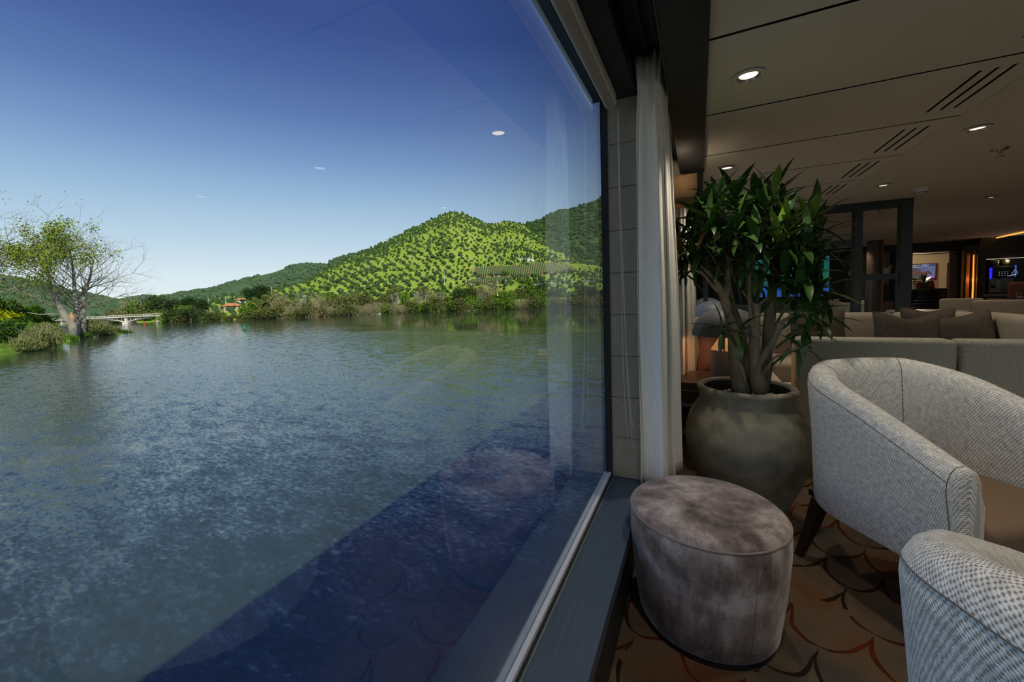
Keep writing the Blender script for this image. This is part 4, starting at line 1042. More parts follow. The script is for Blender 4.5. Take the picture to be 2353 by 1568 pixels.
cn = struct('wall_niche', MB().box(gx1 + .02, YF - .45, 0, nx0, YF - .01, ZC).box(nx0, YF - .45, nz1, XR - .2, YF - .01, ZC).box(nx0, YF - .45, 0, XR - .2, YF - .01, nz0).box(nx0, YF - .06, nz0, XR - .2, YF - .01, nz1), mat('niche_cabinet', (0.035, 0.040, 0.036), .5))
put('counter_edge', MB().box(nx0 - .02, YF - .475, nz0 - .055, nx0 + 1.0, YF - .449, nz0), mat('counter_edge_wood', (0.30, 0.25, 0.15), .5), cn)
cov = thing('cove_light', 'long amber cove light strip at the top right corner of the far wall', 'light', (6.2, YF - .9, ZC - .02))
a, b2_ = at_z(2280, 549, ZC - .02), at_z(2420, 520, ZC - .02)
put('strip', MB().tube([a, b2_], .014, 6), glow('cove_orange', (1, .40, .08), 1.4), cov, True)
put('lip', MB().box(min(a[0], b2_[0]), a[1] - .5, ZC - .012, a[0], a[1], ZC - .003), M_ceil2, cov)
nl_ = thing('niche_light', 'thin warm light strip under the top of the coffee niche', 'light', (nx0 + .3, YF - .40, nz1))
put('strip', MB().box(nx0 + .02, YF - .42, nz1 - .012, nx0 + .7, YF - .40, nz1 - .001), glow('niche_led', (1, .8, .5), .5), nl_)
put('housing', MB().box(nx0 + .015, YF - .425, nz1 - .001, nx0 + .705, YF - .395, nz1 + .0005), M_plinth, nl_)
lamp_light(nl_, 'niche', (nx0 + .35, YF - .43, nz1 - .04), 1.6, (1, .88, .66), .05)
# coffee machine
mx0, mz0, mx1, mz1 = rect(2272, 661, 2334, 611, YF - .40)
cm = thing('coffee_machine', 'dark coffee machine with blue side lights standing in the wall niche', 'coffee machine', ((mx0 + mx1) / 2, YF - .25, nz0))
zmid = at_y(2300, 639, YF - .4)[2]
mw = mx1 - mx0
put('head', MB().rbox(mx0 + .03, YF - .43, zmid, mx1 - .02, YF - .10, mz1, .012, 2), M_plinth, cm)
put('body', MB().box(mx0 + .03, YF - .22, nz0 + .035, mx1 - .06, YF - .10, zmid), M_chrome, cm)
put('left_cabinet', MB().box(mx0 - .005, YF - .42, nz0 + .035, mx0 + .11, YF - .10, zmid - .015), mat('machine_steel', (0.30, 0.29, 0.24), .4, .6), cm)
put('card_slot', MB().box(mx0 + .015, YF - .425, nz0 + .12, mx0 + .09, YF - .419, nz0 + .19), M_plinth, cm)
put('drip_tray', MB().box(mx0 + .12, YF - .42, nz0 + .035, mx1 - .07, YF - .22, nz0 + .055), M_chrome, cm)
put('right_cabinet', MB().box(mx1 - .14, YF - .42, nz0 + .035, mx1 - .03, YF - .22, zmid - .003), bpy.data.materials['machine_steel'], cm)
put('spout', MB().box(mx0 + .22, YF - .40, zmid - .045, mx0 + .30, YF - .34, zmid), M_chrome, cm)
put('foot', MB().box(mx0, YF - .41, nz0, mx1 - .03, YF - .11, nz0 + .035), M_plinth, cm)
M_blue = glow('machine_blue', (0.02, 0.015, 1.0), 1.3)
put('blue_light', MB().box(mx0 - .002, YF - .432, zmid - .005, mx0 + .028, YF - .40, mz1 - .02), M_blue, cm)
put('blue_light', MB().box(mx1 - .019, YF - .432, zmid + .02, mx1 - .003, YF - .40, mz1 + .01), glow('machine_blue_dim', (0.05, 0.12, 0.75), .8), cm)
M_disp = glow('display_mark', (0.30, 0.32, 0.42), 1)
for i in range(4):
    for j in range(3):
        xx, zz = mx0 + .135 + i * .042, zmid + .05 + j * .038
        put('display_dot', MB().box(xx - .006, YF - .434, zz - .006, xx + .006, YF - .4295, zz + .006), M_disp, cm)
bx_, bz_ = mx0 + .26, zmid + .035
put('display_logo', MB().tube([(bx_, YF - .433, bz_), (bx_ + .06, YF - .433, bz_ + .005), (bx_ + .12, YF - .433, bz_ + .03), (bx_ + .145, YF - .433, bz_ + .065), (bx_ + .135, YF - .433, bz_ + .10), (bx_ + .105, YF - .433, bz_ + .13), (bx_ + .06, YF - .433, bz_ + .045)], .004, 5), M_disp, cm)
put('display_logo', MB().tube([(bx_ + .03, YF - .433, bz_ + .012), (bx_ + .09, YF - .433, bz_ + .03), (bx_ + .14, YF - .433, bz_ + .055)], .006, 5), M_disp, cm)
for k, (px, dz, yy) in enumerate(((2279, .035, .20), (2287, 0, .35), (2302, .045, .20), (2311, .005, .35))):
    x = at_y(px, 605, YF - yy)[0]; zz = mz1 + .002
    jr = thing('glass_jar', ('glass jar with brown filling, back left on the coffee machine', 'glass jar with brown filling, front left on the coffee machine', 'glass jar, back right on the coffee machine', 'glass jar, front right on the coffee machine')[k], 'jar', (x, YF - yy, zz), group='glass jars on the coffee machine')
    h = .10 + dz
    put('body', MB().lathe([(0, 0), (.055, 0), (.058, h), (.05, h + .01)], 18, (x, YF - yy, zz)), mat('jar_glass_%d' % k, (0.10, 0.075, 0.04), .15), jr, True)
    put('lid', MB().lathe([(0, h + .011), (.058, h + .011), (.06, h + .025), (.02, h + .032), (.014, h + .05), (0, h + .055)], 18, (x, YF - yy, zz)), mat('jar_lid', (0.42, 0.40, 0.30), .3, .5), jr, True)

# ------------------------------------------------------------------ dining chairs at the right, glass
def dining_chair(label, x, y, w, zt, zs, mtl, group, back_y=0.0, rz=0.0):
    r_ = thing('dining_chair', label, 'chair', (0, 0, 0), 0, group)
    rows = []
    for i in range(15):
        u = -1 + 2 * i / 14; row = []
        for j in range(9):
            v = j / 8; ww = w / 2 * (1.0 + .10 * v) ; z = zs - .05 + (zt - zs + .05) * v - (.015 if abs(u) > .99 else 0) * (v > .9)
            row.append((u * ww, .10 * (1 - u * u) * -.6 - .06 * v, z))
        rows.append(row)
    o = put('backrest', MB().grid(rows), mtl, r_, True); sm = o.modifiers.new('thick', 'SOLIDIFY'); sm.thickness = .05; sm.offset = 1
    bv = o.modifiers.new('round', 'BEVEL'); bv.width = .018; bv.segments = 3
    put('seat', MB().rbox(-w / 2, -.02, zs - .09, w / 2, .46, zs, .03, 3), mtl, r_, True, 60)
    for sx_ in (-1, 1):
        put('arm', MB().rbox(sx_ * w / 2 - .035, -.03, zs - .05, sx_ * w / 2 + .035, .36, zs + .20, .03, 3), mtl, r_, True, 60)
        for yy in (.02, .40): put('leg', MB().tube([(sx_ * (w / 2 - .05), yy, zs - .085), (sx_ * (w / 2 - .03), yy + (.03 if yy > .2 else -.03), 0)], [.018, .011], 8), M_wood, r_, True)
    r_.location = (x, y, 0); r_.rotation_euler = (0, 0, rz)
    return r_
M_chairb = mat('chair_cloth_beige', (0.30, 0.25, 0.18), .9, bump=(300, .3, .002)); M_chairr = mat('chair_cloth_rust', (0.085, 0.022, 0.012), .8)
gc = 'dining chairs at the right'
dining_chair('beige dining chair with its back to the viewer at the right', at_y(2290, 700, 7.2)[0], 7.2, .46, at_y(2290, 688, 7.2)[2], .55, M_chairb, gc)
dining_chair('smaller beige dining chair left of the amber column, turned sideways', at_y(2205, 700, 9.6)[0], 9.55, .44, at_y(2200, 686, 9.6)[2], .50, M_chairb, gc, rz=math.radians(160))
dining_chair('dark rust red dining chair at the right edge in front of the coffee machine', at_y(2362, 680, 10.0)[0], 10.0, .56, at_y(2345, 647, 10.0)[2], .66, M_chairr, gc, rz=math.radians(10))
tb = thing('bar_table', 'small dark pedestal table at the right edge carrying a tumbler', 'table', (at_y(2358, 700, 8.6)[0], 8.6, 0))
bx0 = at_y(2358, 700, 8.6)[0]; zt_ = at_y(2345, 696, 8.6)[2]
put('top', MB().lathe([(0, zt_ - .03), (.17, zt_ - .03), (.17, zt_), (0, zt_)], 32, (bx0, 8.6, 0)), M_wood, tb, True, 40)
put('pedestal', MB().lathe([(.03, .02), (.03, zt_ - .03)], 16, (bx0, 8.6, 0)), M_dark, tb, True)
put('foot', MB().lathe([(0, 0), (.16, 0), (.16, .02), (0, .02)], 28, (bx0, 8.6, 0)), M_dark, tb)
gl_ = thing('tumbler', 'clear drinking glass on the small dark table at the right edge', 'glass', (bx0 - .06, 8.6, zt_))
put('bowl', MB().lathe([(0, .004), (.030, .004), (.042, .16), (.040, .16), (.028, .012), (0, .012)], 24, (bx0 - .06, 8.6, zt_)), glass_mat('tumbler_glass', (.9, .9, .88), 2.5), gl_, True)
put('base', MB().lathe([(0, 0), (.031, 0), (.031, .004), (0, .004)], 24, (bx0 - .06, 8.6, zt_)), M_white, gl_)
# round terrazzo table top visible above the sofa
rt = thing('round_table', 'low round stone-topped table just visible above the sofa back', 'table', (at_y(2125, 716, 8.2)[0], 8.2, 0))
rx_, zz = at_y(2125, 716, 8.2)[0], at_y(2125, 714, 8.2)[2]
put('top', MB().lathe([(0, zz - .03), (.42, zz - .03), (.43, zz - .015), (.42, zz), (0, zz)], 44, (rx_, 8.2, 0)), mat('terrazzo', (.30, .26, .21), .3, col2=(.45, .42, .37), nscale=80), rt, True, 40)
put('pedestal', MB().lathe([(.05, .02), (.05, zz - .03)], 20, (rx_, 8.2, 0)), M_dark, rt, True)
put('foot', MB().lathe([(0, 0), (.25, 0), (.25, .02), (0, .02)], 32, (rx_, 8.2, 0)), M_dark, rt)

# ------------------------------------------------------------------ ceiling fittings
M_led = glow('downlight_led', (1.0, 0.78, 0.48), 2.2)
me_ring = MB().lathe([(.062, -.0005), (.062, -.004), (.055, -.005), (.046, -.004), (.043, .0)], 40).mesh('trim_ring', M_trim, True)
me_well = MB().lathe([(.0455, -.0045), (.040, .006), (.036, .0095)], 36).mesh('well', M_chrome, True)
me_led = MB().lathe([(0, .004), (.034, .004), (.0355, .0095), (0, .0095)], 28).mesh('led_disc', M_led, True)
DL = [(.193, 2.074, 'nearest lit ceiling downlight, above the plant and curtain'), (.193, 3.54, 'second lit downlight in the panelled ceiling, just above the plant'), (1.487, 3.466, 'lit downlight at the upper right on the plain ceiling'),
      (1.53, 4.97, 'lit downlight just above the partition frame'), (1.576, 6.53, 'lit downlight seen through the left partition bay'), (2.876, 6.41, 'lit downlight right of the partition, farther from it'),
      (2.93, 7.97, 'lit downlight right of the partition, nearer to it'), (4.30, 9.45, 'lit downlight near the right edge above the doorway'), (2.98, 9.54, 'lit downlight seen through the right partition bay'), (4.39, 11.1, 'lit downlight above the door frame'),
      (4.75, 14.3, 'added downlight in the lobby ceiling, brightening the reception desk'), (3.02, 11.3, 'small lit downlight just left of the doorway'), (1.65, 11.0, 'small lit downlight low in the left partition bay')]  # the lobby downlight is added to brighten the desk items
HID = [(.193, .60), (.193, -.9), (1.487, .5), (1.487, 1.98), (1.487, -.98), (2.88, .5), (2.88, 1.98), (2.88, 3.45), (2.88, 4.92), (4.3, 3.4), (4.3, 6.4), (.193, 5.01), (.193, 6.48)]  # unseen downlights on the same grid, added to light the room
for k, it in enumerate(DL + [(x, y, 'recessed ceiling downlight outside the picture') for x, y in HID]):
    x, y, lab = it
    d = thing('downlight', lab, 'downlight', (x, y, ZC - (.0 if x < 1.29 else .002)), group='recessed ceiling downlights')
    for nm, me in (('trim_ring', me_ring), ('well', me_well), ('led_disc', me_led)):
        o = put(nm, me, None, d, M=Matrix.Translation((0, 0, -.006)))
    lamp_light(d, 'downlight', (x, y, ZC - .02), DOWN_W, (1, .87, .70), .03, 100)
def sprinkler(label, x, y):
    s = thing('sprinkler', label, 'sprinkler', (x, y, ZC - .002), group='ceiling sprinklers')
    put('rose', MB().lathe([(.045, 0), (.04, -.010), (.012, -.014), (.012, -.03), (0, -.03)], 24, (x, y, ZC - .0025)), M_chrome, s, True)
    put('deflector', MB().lathe([(0, -.052), (.022, -.052), (.022, -.048), (.004, -.046), (.004, -.03)], 16, (x, y, ZC - .002)), M_chrome, s, True)
for (px, py), lab in (((2297, 341), 'metal sprinkler head on the ceiling at the upper right'), ((2019, 479), 'metal sprinkler head seen through the right partition bay'), ((1905, 535), 'tiny metal sprinkler head seen through the left partition bay')):
    p = at_z(px, py, ZC); sprinkler(lab, p[0], p[1])
p = at_z(2116, 433, ZC)
sd_ = thing('smoke_detector', 'white round smoke detector on the ceiling right of the partition', 'detector', (p[0], p[1], ZC - .002))
put('base', MB().lathe([(.062, 0), (.062, -.012), (.058, -.016)], 32, (p[0], p[1], ZC - .0025)), M_white, sd_, True)
put('chamber', MB().lathe([(.056, -.016), (.052, -.034), (.036, -.046), (0, -.049)], 32, (p[0], p[1], ZC - .002)), M_white, sd_, True)
for a in np.linspace(0, 2 * math.pi, 13)[:-1]:
    put('vent_slit', MB().box(-.003, -.010, -.005, .003, .010, .005, M=Matrix.Translation((p[0] + .046 * math.cos(a), p[1] + .046 * math.sin(a), ZC - .042)) @ Matrix.Rotation(a + math.pi / 2, 4, 'Z') @ Matrix.Diagonal((3, .4, .3, 1))), M_gap, sd_)
# ------------------------------------------------------------------ outdoors
WZ = 1.2 - 5.0                                   # river level
WAVE = 0.40
def water_mat():
    m, nt, b = new_mat('river_water'); N, L = nt.nodes, nt.links
    b.inputs['Base Color'].default_value = (0.027, 0.043, 0.026, 1); b.inputs['Roughness'].default_value = 0.05
    b.inputs['IOR'].default_value = 2.2; b.inputs['Specular IOR Level'].default_value = 0.5
    t = N.new('ShaderNodeTexCoord')
    def noise_(scale, det, stretch, rot=0.0, rough=.55, dist=0.0):
        mp = N.new('ShaderNodeMapping'); mp.inputs['Scale'].default_value = stretch; mp.inputs['Rotation'].default_value = (0, 0, rot); L.new(t.outputs['Object'], mp.inputs[0])
        n = N.new('ShaderNodeTexNoise'); n.inputs['Scale'].default_value = scale; n.inputs['Detail'].default_value = det; n.inputs['Roughness'].default_value = rough; n.inputs['Distortion'].default_value = dist
        L.new(mp.outputs[0], n.inputs['Vector']); return n.outputs['Color']
    def mth(op, a, c, clamp=False):
        n = N.new('ShaderNodeMath'); n.operation = op; n.use_clamp = clamp
        for i, s in enumerate((a, c)):
            if isinstance(s, (int, float)): n.inputs[i].default_value = s
            else: L.new(s, n.inputs[i])
        return n.outputs[0]
    rip = noise_(12.0, 3.0, (0.45, 1.0, 1.0), math.radians(38), .55, .6)
    mid = noise_(1.6, 2.0, (0.5, 1.0, 1.0), math.radians(30))
    big = N.new('ShaderNodeTexNoise'); big.inputs['Scale'].default_value = 0.05; big.inputs['Detail'].default_value = 3; L.new(t.outputs['Object'], big.inputs['Vector']); big = big.outputs['Fac']
    # wind-ruffled and calm reaches: the water in the lee of the far shore lies smooth
    sp = N.new('ShaderNodeSeparateXYZ'); L.new(t.outputs['Object'], sp.inputs[0])
    wob = mth('MULTIPLY', mth('SUBTRACT', big, .5), 60.0)
    def rng_(v, a, b_):
        mr = N.new('ShaderNodeMapRange'); mr.interpolation_type = 'SMOOTHSTEP'; mr.inputs[1].default_value = a; mr.inputs[2].default_value = b_; L.new(v, mr.inputs[0]); return mr.outputs[0]
    yy = mth('ADD', sp.outputs['Y'], wob); xx = mth('ADD', sp.outputs['X'], wob)
    lee = mth('MULTIPLY', mth('MULTIPLY', rng_(yy, 48, 58), mth('SUBTRACT', 1.0, rng_(yy, 100, 116))), rng_(xx, -78, -62))
    bank = mth('SUBTRACT', 1.0, rng_(sp.outputs['X'], -74, -40))
    calm = mth('MAXIMUM', lee, mth('MULTIPLY', bank, .55))
    st = mth('SUBTRACT', 1.0, mth('MULTIPLY', calm, .93))
    st = mth('MULTIPLY', st, mth('ADD', .55, mth('MULTIPLY', big, .9)))
    L.new(mth('ADD', mth('MULTIPLY', st, .11), .03), b.inputs['Roughness'])
    def slope(col, k):
        sx_ = N.new('ShaderNodeSeparateXYZ'); L.new(col, sx_.inputs[0])
        return [mth('MULTIPLY', mth('SUBTRACT', sx_.outputs[i], .5), k) for i in range(2)]
    r1, r2 = slope(rip, 1.0 * WAVE), slope(mid, .5 * WAVE)
    cb = N.new('ShaderNodeCombineXYZ'); cb.inputs[2].default_value = 1.0
    for i in range(2): L.new(mth('MULTIPLY', mth('ADD', r1[i], r2[i]), st), cb.inputs[i])
    nm_ = N.new('ShaderNodeVectorMath'); nm_.operation = 'NORMALIZE'; L.new(cb.outputs[0], nm_.inputs[0]); L.new(nm_.outputs[0], b.inputs['Normal'])
    return m
wm = MB(); n = 24
wm.grid([[(-900 + 1800 * i / n, -200 + 1100 * j / n, WZ) for j in range(n + 1)] for i in range(n + 1)])
tag(put('river_water', wm, water_mat()), 'wide calm blue green river outside the window', 'river', kind='stuff')

def interp(xs, ys, x): return float(np.interp(x, xs, ys))
def table(pts): a = sorted(pts); return [p[0] for p in a], [p[1] for p in a]
SHORE = table([(-300, 760), (200, 746), (290, 743), (340, 742.5), (380, 741.5), (500, 737.5), (700, 730), (900, 720.5), (1100, 714), (1395, 705), (1640, 696)])
def pn(x, y, s, o=0.0): return mnoise.noise(Vector((x / s + o, y / s - o, o)))

class Hill:
    """hillside between a foot line and a ridge: sampled columns by bearing, rows by distance"""
    def __init__(s, sil, foot, ridge, zfoot, x0, x1, nc, bumps=2.0, back=0.5, power=1.0, seed=0.0):
        s.sil, s.foot, s.ridge, s.zf, s.x0, s.x1, s.nc, s.b, s.back, s.p, s.o = table(sil), foot, table(ridge), zfoot, x0, x1, nc, bumps, back, power, seed
    def pt(s, x, t):
        y = interp(*s.sil, x); R = interp(*s.ridge, x); top = at_r(x, y, R); r0 = s.foot(x)
        f = np.array([0, 0, EYE]) + (top - np.array([0, 0, EYE])) * (r0 / R); z0 = s.zf
        if t <= 1:
            q = f * (1 - t) + top * t; z = z0 + (top[2] - z0) * t ** s.p
            w = math.sin(math.pi * min(1, t)) 
            z += w * s.b * (pn(q[0], q[1], 60, s.o) + .5 * pn(q[0], q[1], 22, s.o + 5))
            z += (1 if t > .8 else 0) * 0
        else:
            k = t - 1; q = top + (top - f) * k; z = top[2] - (top[2] - z0) * k * s.back * 2
        return (q[0], q[1], z)
    def mesh(s, nr=46):
        rows = []
        for i in range(s.nc + 1):
            x = s.x0 + (s.x1 - s.x0) * i / s.nc
            rows.append([s.pt(x, t) for t in list(np.linspace(0, 1, nr)) + [1.06, 1.2, 1.5]])
        return MB().grid(rows)

def ground_mat(name, a, b_, c, scale=.05):
    m, nt, b = new_mat(name); N, L = nt.nodes, nt.links
    t = N.new('ShaderNodeTexCoord')
    n = N.new('ShaderNodeTexNoise'); n.inputs['Scale'].default_value = scale; n.inputs['Detail'].default_value = 8; n.inputs['Roughness'].default_value = .65; L.new(t.outputs['Object'], n.inputs['Vector'])
    r = N.new('ShaderNodeValToRGB'); e = r.color_ramp.elements; e[0].position = .34; e[0].color = (*a, 1); e[1].position = .68; e[1].color = (*c, 1); x = e.new(.5); x.color = (*b_, 1)
    L.new(n.outputs['Fac'], r.inputs[0])
    L.new(r.outputs[0], b.inputs['Base Color']); b.inputs['Roughness'].default_value = 1.0; b.inputs['Specular IOR Level'].default_value = 0.0
    return m
M_grassA = ground_mat('hill_grass', (0.19, 0.28, 0.035), (0.27, 0.36, 0.05), (0.34, 0.39, 0.09), .06)
M_grassB = ground_mat('mountain_scrub', (0.045, 0.095, 0.030), (0.075, 0.14, 0.036), (0.12, 0.18, 0.05), .05)
M_grassC = ground_mat('distant_scrub_haze', (0.060, 0.105, 0.055), (0.085, 0.140, 0.06), (0.125, 0.18, 0.08), .04)  # bluer greens: distance haze put into the ground colour
M_bankg = ground_mat('bank_grass', (0.10, 0.17, 0.025), (0.15, 0.24, 0.03), (0.22, 0.27, 0.06), .25)
M_rock = mat('rock', (0.25, 0.22, 0.17), .9, col2=(.36, .33, .27), nscale=.3)

def shore_r(x):
    p = at_z(x, interp(*SHORE, x), WZ); return math.hypot(p[0], p[1])
hillA = Hill([(225, 742), (255, 736), (280, 727), (320, 714), (351, 707), (400, 702), (456, 694), (500, 686), (559, 675), (630, 665), (696, 648), (717, 637), (757, 614), (828, 582), (900, 549), (950, 523), (1000, 502), (1022, 491), (1040, 487), (1062, 490),
              (1090, 501), (1120, 515), (1138, 514), (1166, 508), (1199, 515), (1232, 539), (1270, 562), (1309, 583), (1334, 600), (1400, 620), (1500, 636), (1640, 645)], lambda x: shore_r(x) - 1.0,
             [(225, 215), (300, 240), (400, 260), (560, 290), (700, 330), (850, 380), (1040, 440), (1166, 470), (1260, 440), (1400, 380), (1640, 360)], WZ - .4, 225, 1640, 230, 2.6, seed=3.1)
hillB = Hill([(1080, 560), (1140, 535), (1204, 515), (1240, 504), (1271, 488), (1286, 480), (1314, 480), (1334, 472), (1370, 460), (1393, 449), (1450, 436), (1530, 440), (1640, 470)], lambda x: 380.0,
             [(1080, 640), (1400, 620), (1640, 600)], 6.0, 1080, 1640, 90, 7, seed=9.0)
hillC = Hill([(200, 700), (281, 693), (317, 686), (342, 682), (379, 684), (415, 673), (449, 671), (485, 664), (538, 648), (591, 635), (630, 626), (670, 611), (701, 606.5), (754, 606), (759, 600), (791, 588), (838, 576), (900, 570), (1000, 575)], lambda x: 330.0,
             [(200, 620), (560, 660), (760, 720), (1000, 720)], -2.0, 200, 1000, 130, 9, seed=4.4)
hillD = Hill([(-420, 600), (-200, 612), (-80, 622), (0, 634.5), (56, 645), (112, 656), (157, 670), (224, 682), (281, 693), (330, 706), (360, 716)], lambda x: 225.0,
             [(-420, 520), (0, 480), (200, 460), (360, 420)], -3.5, -420, 360, 110, 6, seed=7.7)
for nm, h, mt in (('hillside', hillA, M_grassA), ('mountain', hillB, M_grassB), ('mountain', hillC, M_grassC), ('mountain', hillD, M_grassC)):
    o = put(nm, h.mesh(), mt, None, True); o['kind'] = 'structure'

# vineyard plots lying on the hillside, with their rows
def in_poly(x, y, P):
    c = False; j = len(P) - 1
    for i in range(len(P)):
        if (P[i][1] > y) != (P[j][1] > y) and x < (P[j][0] - P[i][0]) * (y - P[i][1]) / (P[j][1] - P[i][1]) + P[i][0]: c = not c
        j = i
    return c
FIELD = [(1080, 617), (1130, 613), (1180, 612), (1235, 605), (1290, 607), (1340, 609), (1405, 611), (1405, 618), (1330, 622), (1260, 630), (1230, 637), (1180, 638), (1140, 640), (1085, 636)]
FIELD2 = [(1062, 652), (1090, 643), (1130, 640), (1185, 638), (1172, 648), (1130, 656), (1095, 656)]
M_field = ground_mat('vineyard_soil', (0.22, 0.19, 0.085), (0.27, 0.24, 0.11), (0.33, 0.28, 0.15), .15)
M_vine = mat('vine_leaf', (0.10, 0.15, 0.03), .9)
tcache = {}
def hill_at(h, x, y):
    """t on the hill column x whose surface appears at picture height y"""
    lo, hi = 0.0, 1.0
    for _ in range(18):
        md = (lo + hi) / 2
        if project(h.pt(x, md))[1] > y: lo = md
        else: hi = md
    return (lo + hi) / 2
def field(label, P, rowgap):
    xs = [p[0] for p in P]; ys = [p[1] for p in P]
    r_ = thing('vineyard', label, 'vineyard', tuple(hillA.pt(sum(xs) / len(xs), hill_at(hillA, sum(xs) / len(xs), sum(ys) / len(ys)))), group='vineyard plots')
    mb = MB(); vines = MB(); NX = 60; NT = 40
    t0 = hill_at(hillA, sum(xs) / len(xs), max(ys) + 6); t1 = hill_at(hillA, sum(xs) / len(xs), min(ys) - 10)
    t0, t1 = max(0, t0 - .12), min(1, t1 + .15)
    for i in range(NX):
        for j in range(NT):
            xa, xb = [min(xs) + (max(xs) - min(xs)) * q / NX for q in (i, i + 1)]; ta, tb_ = [t0 + (t1 - t0) * q / NT for q in (j, j + 1)]
            c = project(hillA.pt((xa + xb) / 2, (ta + tb_) / 2))
            if not in_poly(*c, P): continue
            q = [hillA.pt(xa, ta), hillA.pt(xb, ta), hillA.pt(xb, tb_), hillA.pt(xa, tb_)]
            mb.add([(a, b2, z + .45) for a, b2, z in q] , [(0, 1, 2, 3)])
    put('soil', mb, M_field, r_)
    x = min(xs)
    while x < max(xs):
        seg = []
        for t in np.linspace(t0, t1, 40):
            xx = x + (t - t0) * 60
            p = hillA.pt(xx, t); c = project(p)
            if in_poly(*c, P): seg.append((p[0], p[1], p[2] + .7))
            elif len(seg) > 1: vines.tube(seg, .38, 4, False); seg = []
            else: seg = []
        if len(seg) > 1: vines.tube(seg, .38, 4, False)
        x += rowgap
    if vines.v: put('vine_rows', vines, M_vine, r_)['kind'] = 'stuff'
field('tan vineyard plot with fine rows at the foot of the green hill', FIELD, 5.0)
field('smaller tan vineyard plot below the little stone hut', FIELD2, 5.0)

# olive trees
def blob(seed, squash=.8, sub=ICO_V, rough=.28):
    r2 = np.random.default_rng(seed); v = sub * (1 + rough * r2.normal(size=(len(sub), 1)) * .6)
    v[:, 2] *= squash; return v
M_olive = mat('olive_leaf', (0.045, 0.085, 0.028), .95, col2=(0.070, 0.115, 0.042), nscale=1.2, ndetail=3, bump=(2.5, .8, .4), spec=.05)
M_scrub = mat('scrub_leaf', (0.038, 0.080, 0.024), .95, col2=(0.068, 0.120, 0.038), nscale=.6, spec=.05)
M_farscrub = mat('far_scrub_haze', (0.055, 0.095, 0.046), .95, col2=(0.080, 0.125, 0.060), nscale=.3, spec=.05)  # haze of the far slopes mixed into the leaf colour
M_trunk = mat('tree_trunk', (0.16, 0.13, 0.09), .9)
# one olive: lumpy crown on a short trunk, so small that it stays one mesh
def olive_geo(seed):
    v = blob(seed * 7 + 1, .85, ICO_V, .34) + np.array([0, 0, .95]); V = v.tolist(); F = [list(f) for f in ICO_F]
    b0 = len(V); V += [[.12 * math.cos(a), .12 * math.sin(a), z] for z in (-.5, .6) for a in (0, 2.1, 4.2)]
    F += [[b0 + i, b0 + (i + 1) % 3, b0 + 3 + (i + 1) % 3, b0 + 3 + i] for i in range(3)]
    return np.array(V), F
OL = [olive_geo(k) for k in range(6)]
OLm = [MB().add(v, f).mesh('olive_tree', M_olive) for v, f in OL]
HEDGE = [(990, 697), (1100, 690), (1250, 682), (1405, 672), (1405, 684), (1250, 694), (1100, 702), (990, 706)]
pos = []
r = 150.0
while r < 480:
    th = 0.0; x = 232.0
    step = 3.3 + .012 * (r - 150)
    while x < 1636:
        R = interp(*hillA.ridge, x); r0 = shore_r(x)
        t = (r - r0) / (R - r0)
        # a pixel of bearing covers about r/1000 m here
        x += step / r * (FOC + (x - PPX) ** 2 / FOC)
        if t < .06 or t > 1.0: continue
        jx, jr = rng.normal() * .22, rng.normal() * .28
        upper = t > .80
        p = hillA.pt(x + jx * 12, min(1, max(0.05, t + jr * 5 / (R - r0))))
        c = project(p)
        if in_poly(c[0], c[1], FIELD) or in_poly(c[0], c[1], FIELD2): continue
        if 1040 < c[0] < 1420 and c[1] > 655 and rng.uniform() < .45: continue
        if pn(p[0], p[1], 45, 12.0) < -.62 and not upper: continue
        pos.append((p, rng.choice([.55, .7, .85, 1.0, 1.3], p=[.2, .3, .25, .15, .1]) * rng.uniform(.85, 1.15)))
        if upper or pn(p[0], p[1], 30, 2.0) > .20:
            q = hillA.pt(x + rng.normal() * 6, min(1, t + rng.uniform(-.01, .01))); pos.append((q, rng.uniform(.6, 1.2)))
    r += step * .92
pos.sort(key=lambda a: math.hypot(a[0][0], a[0][1]))
rest = MB(); nind = 0
for i, (p, s_) in enumerate(pos):
    c = project(p); vis = -20 < c[0] < 1396
    if vis and nind < 300:
        nind += 1
        o = put('olive_tree', OLm[i % 6], None, None, M=Matrix.Translation((p[0], p[1], p[2])) @ Matrix.Rotation(rng.uniform(0, 6.28), 4, 'Z') @ Matrix.Diagonal((s_, s_, s_ * rng.uniform(.8, 1.05), 1)))
        tag(o, 'round dark olive tree standing on the lower green hillside', 'tree', 'olive trees on the hillside')
    else:
        v, f = OL[i % 6]; a = rng.uniform(0, 6.28); ca, sa = math.cos(a), math.sin(a)
        vv = v * s_; vv = np.stack([vv[:, 0] * ca - vv[:, 1] * sa + p[0], vv[:, 0] * sa + vv[:, 1] * ca + p[1], vv[:, 2] + p[2]], 1)
        b0 = len(rest.v); rest.v += vv.tolist(); rest.f += [[q + b0 for q in g] for g in f]
tag(put('olive_grove', rest, M_olive), 'hundreds of small dark olive trees dotted over the upper green hill', 'grove', kind='stuff')
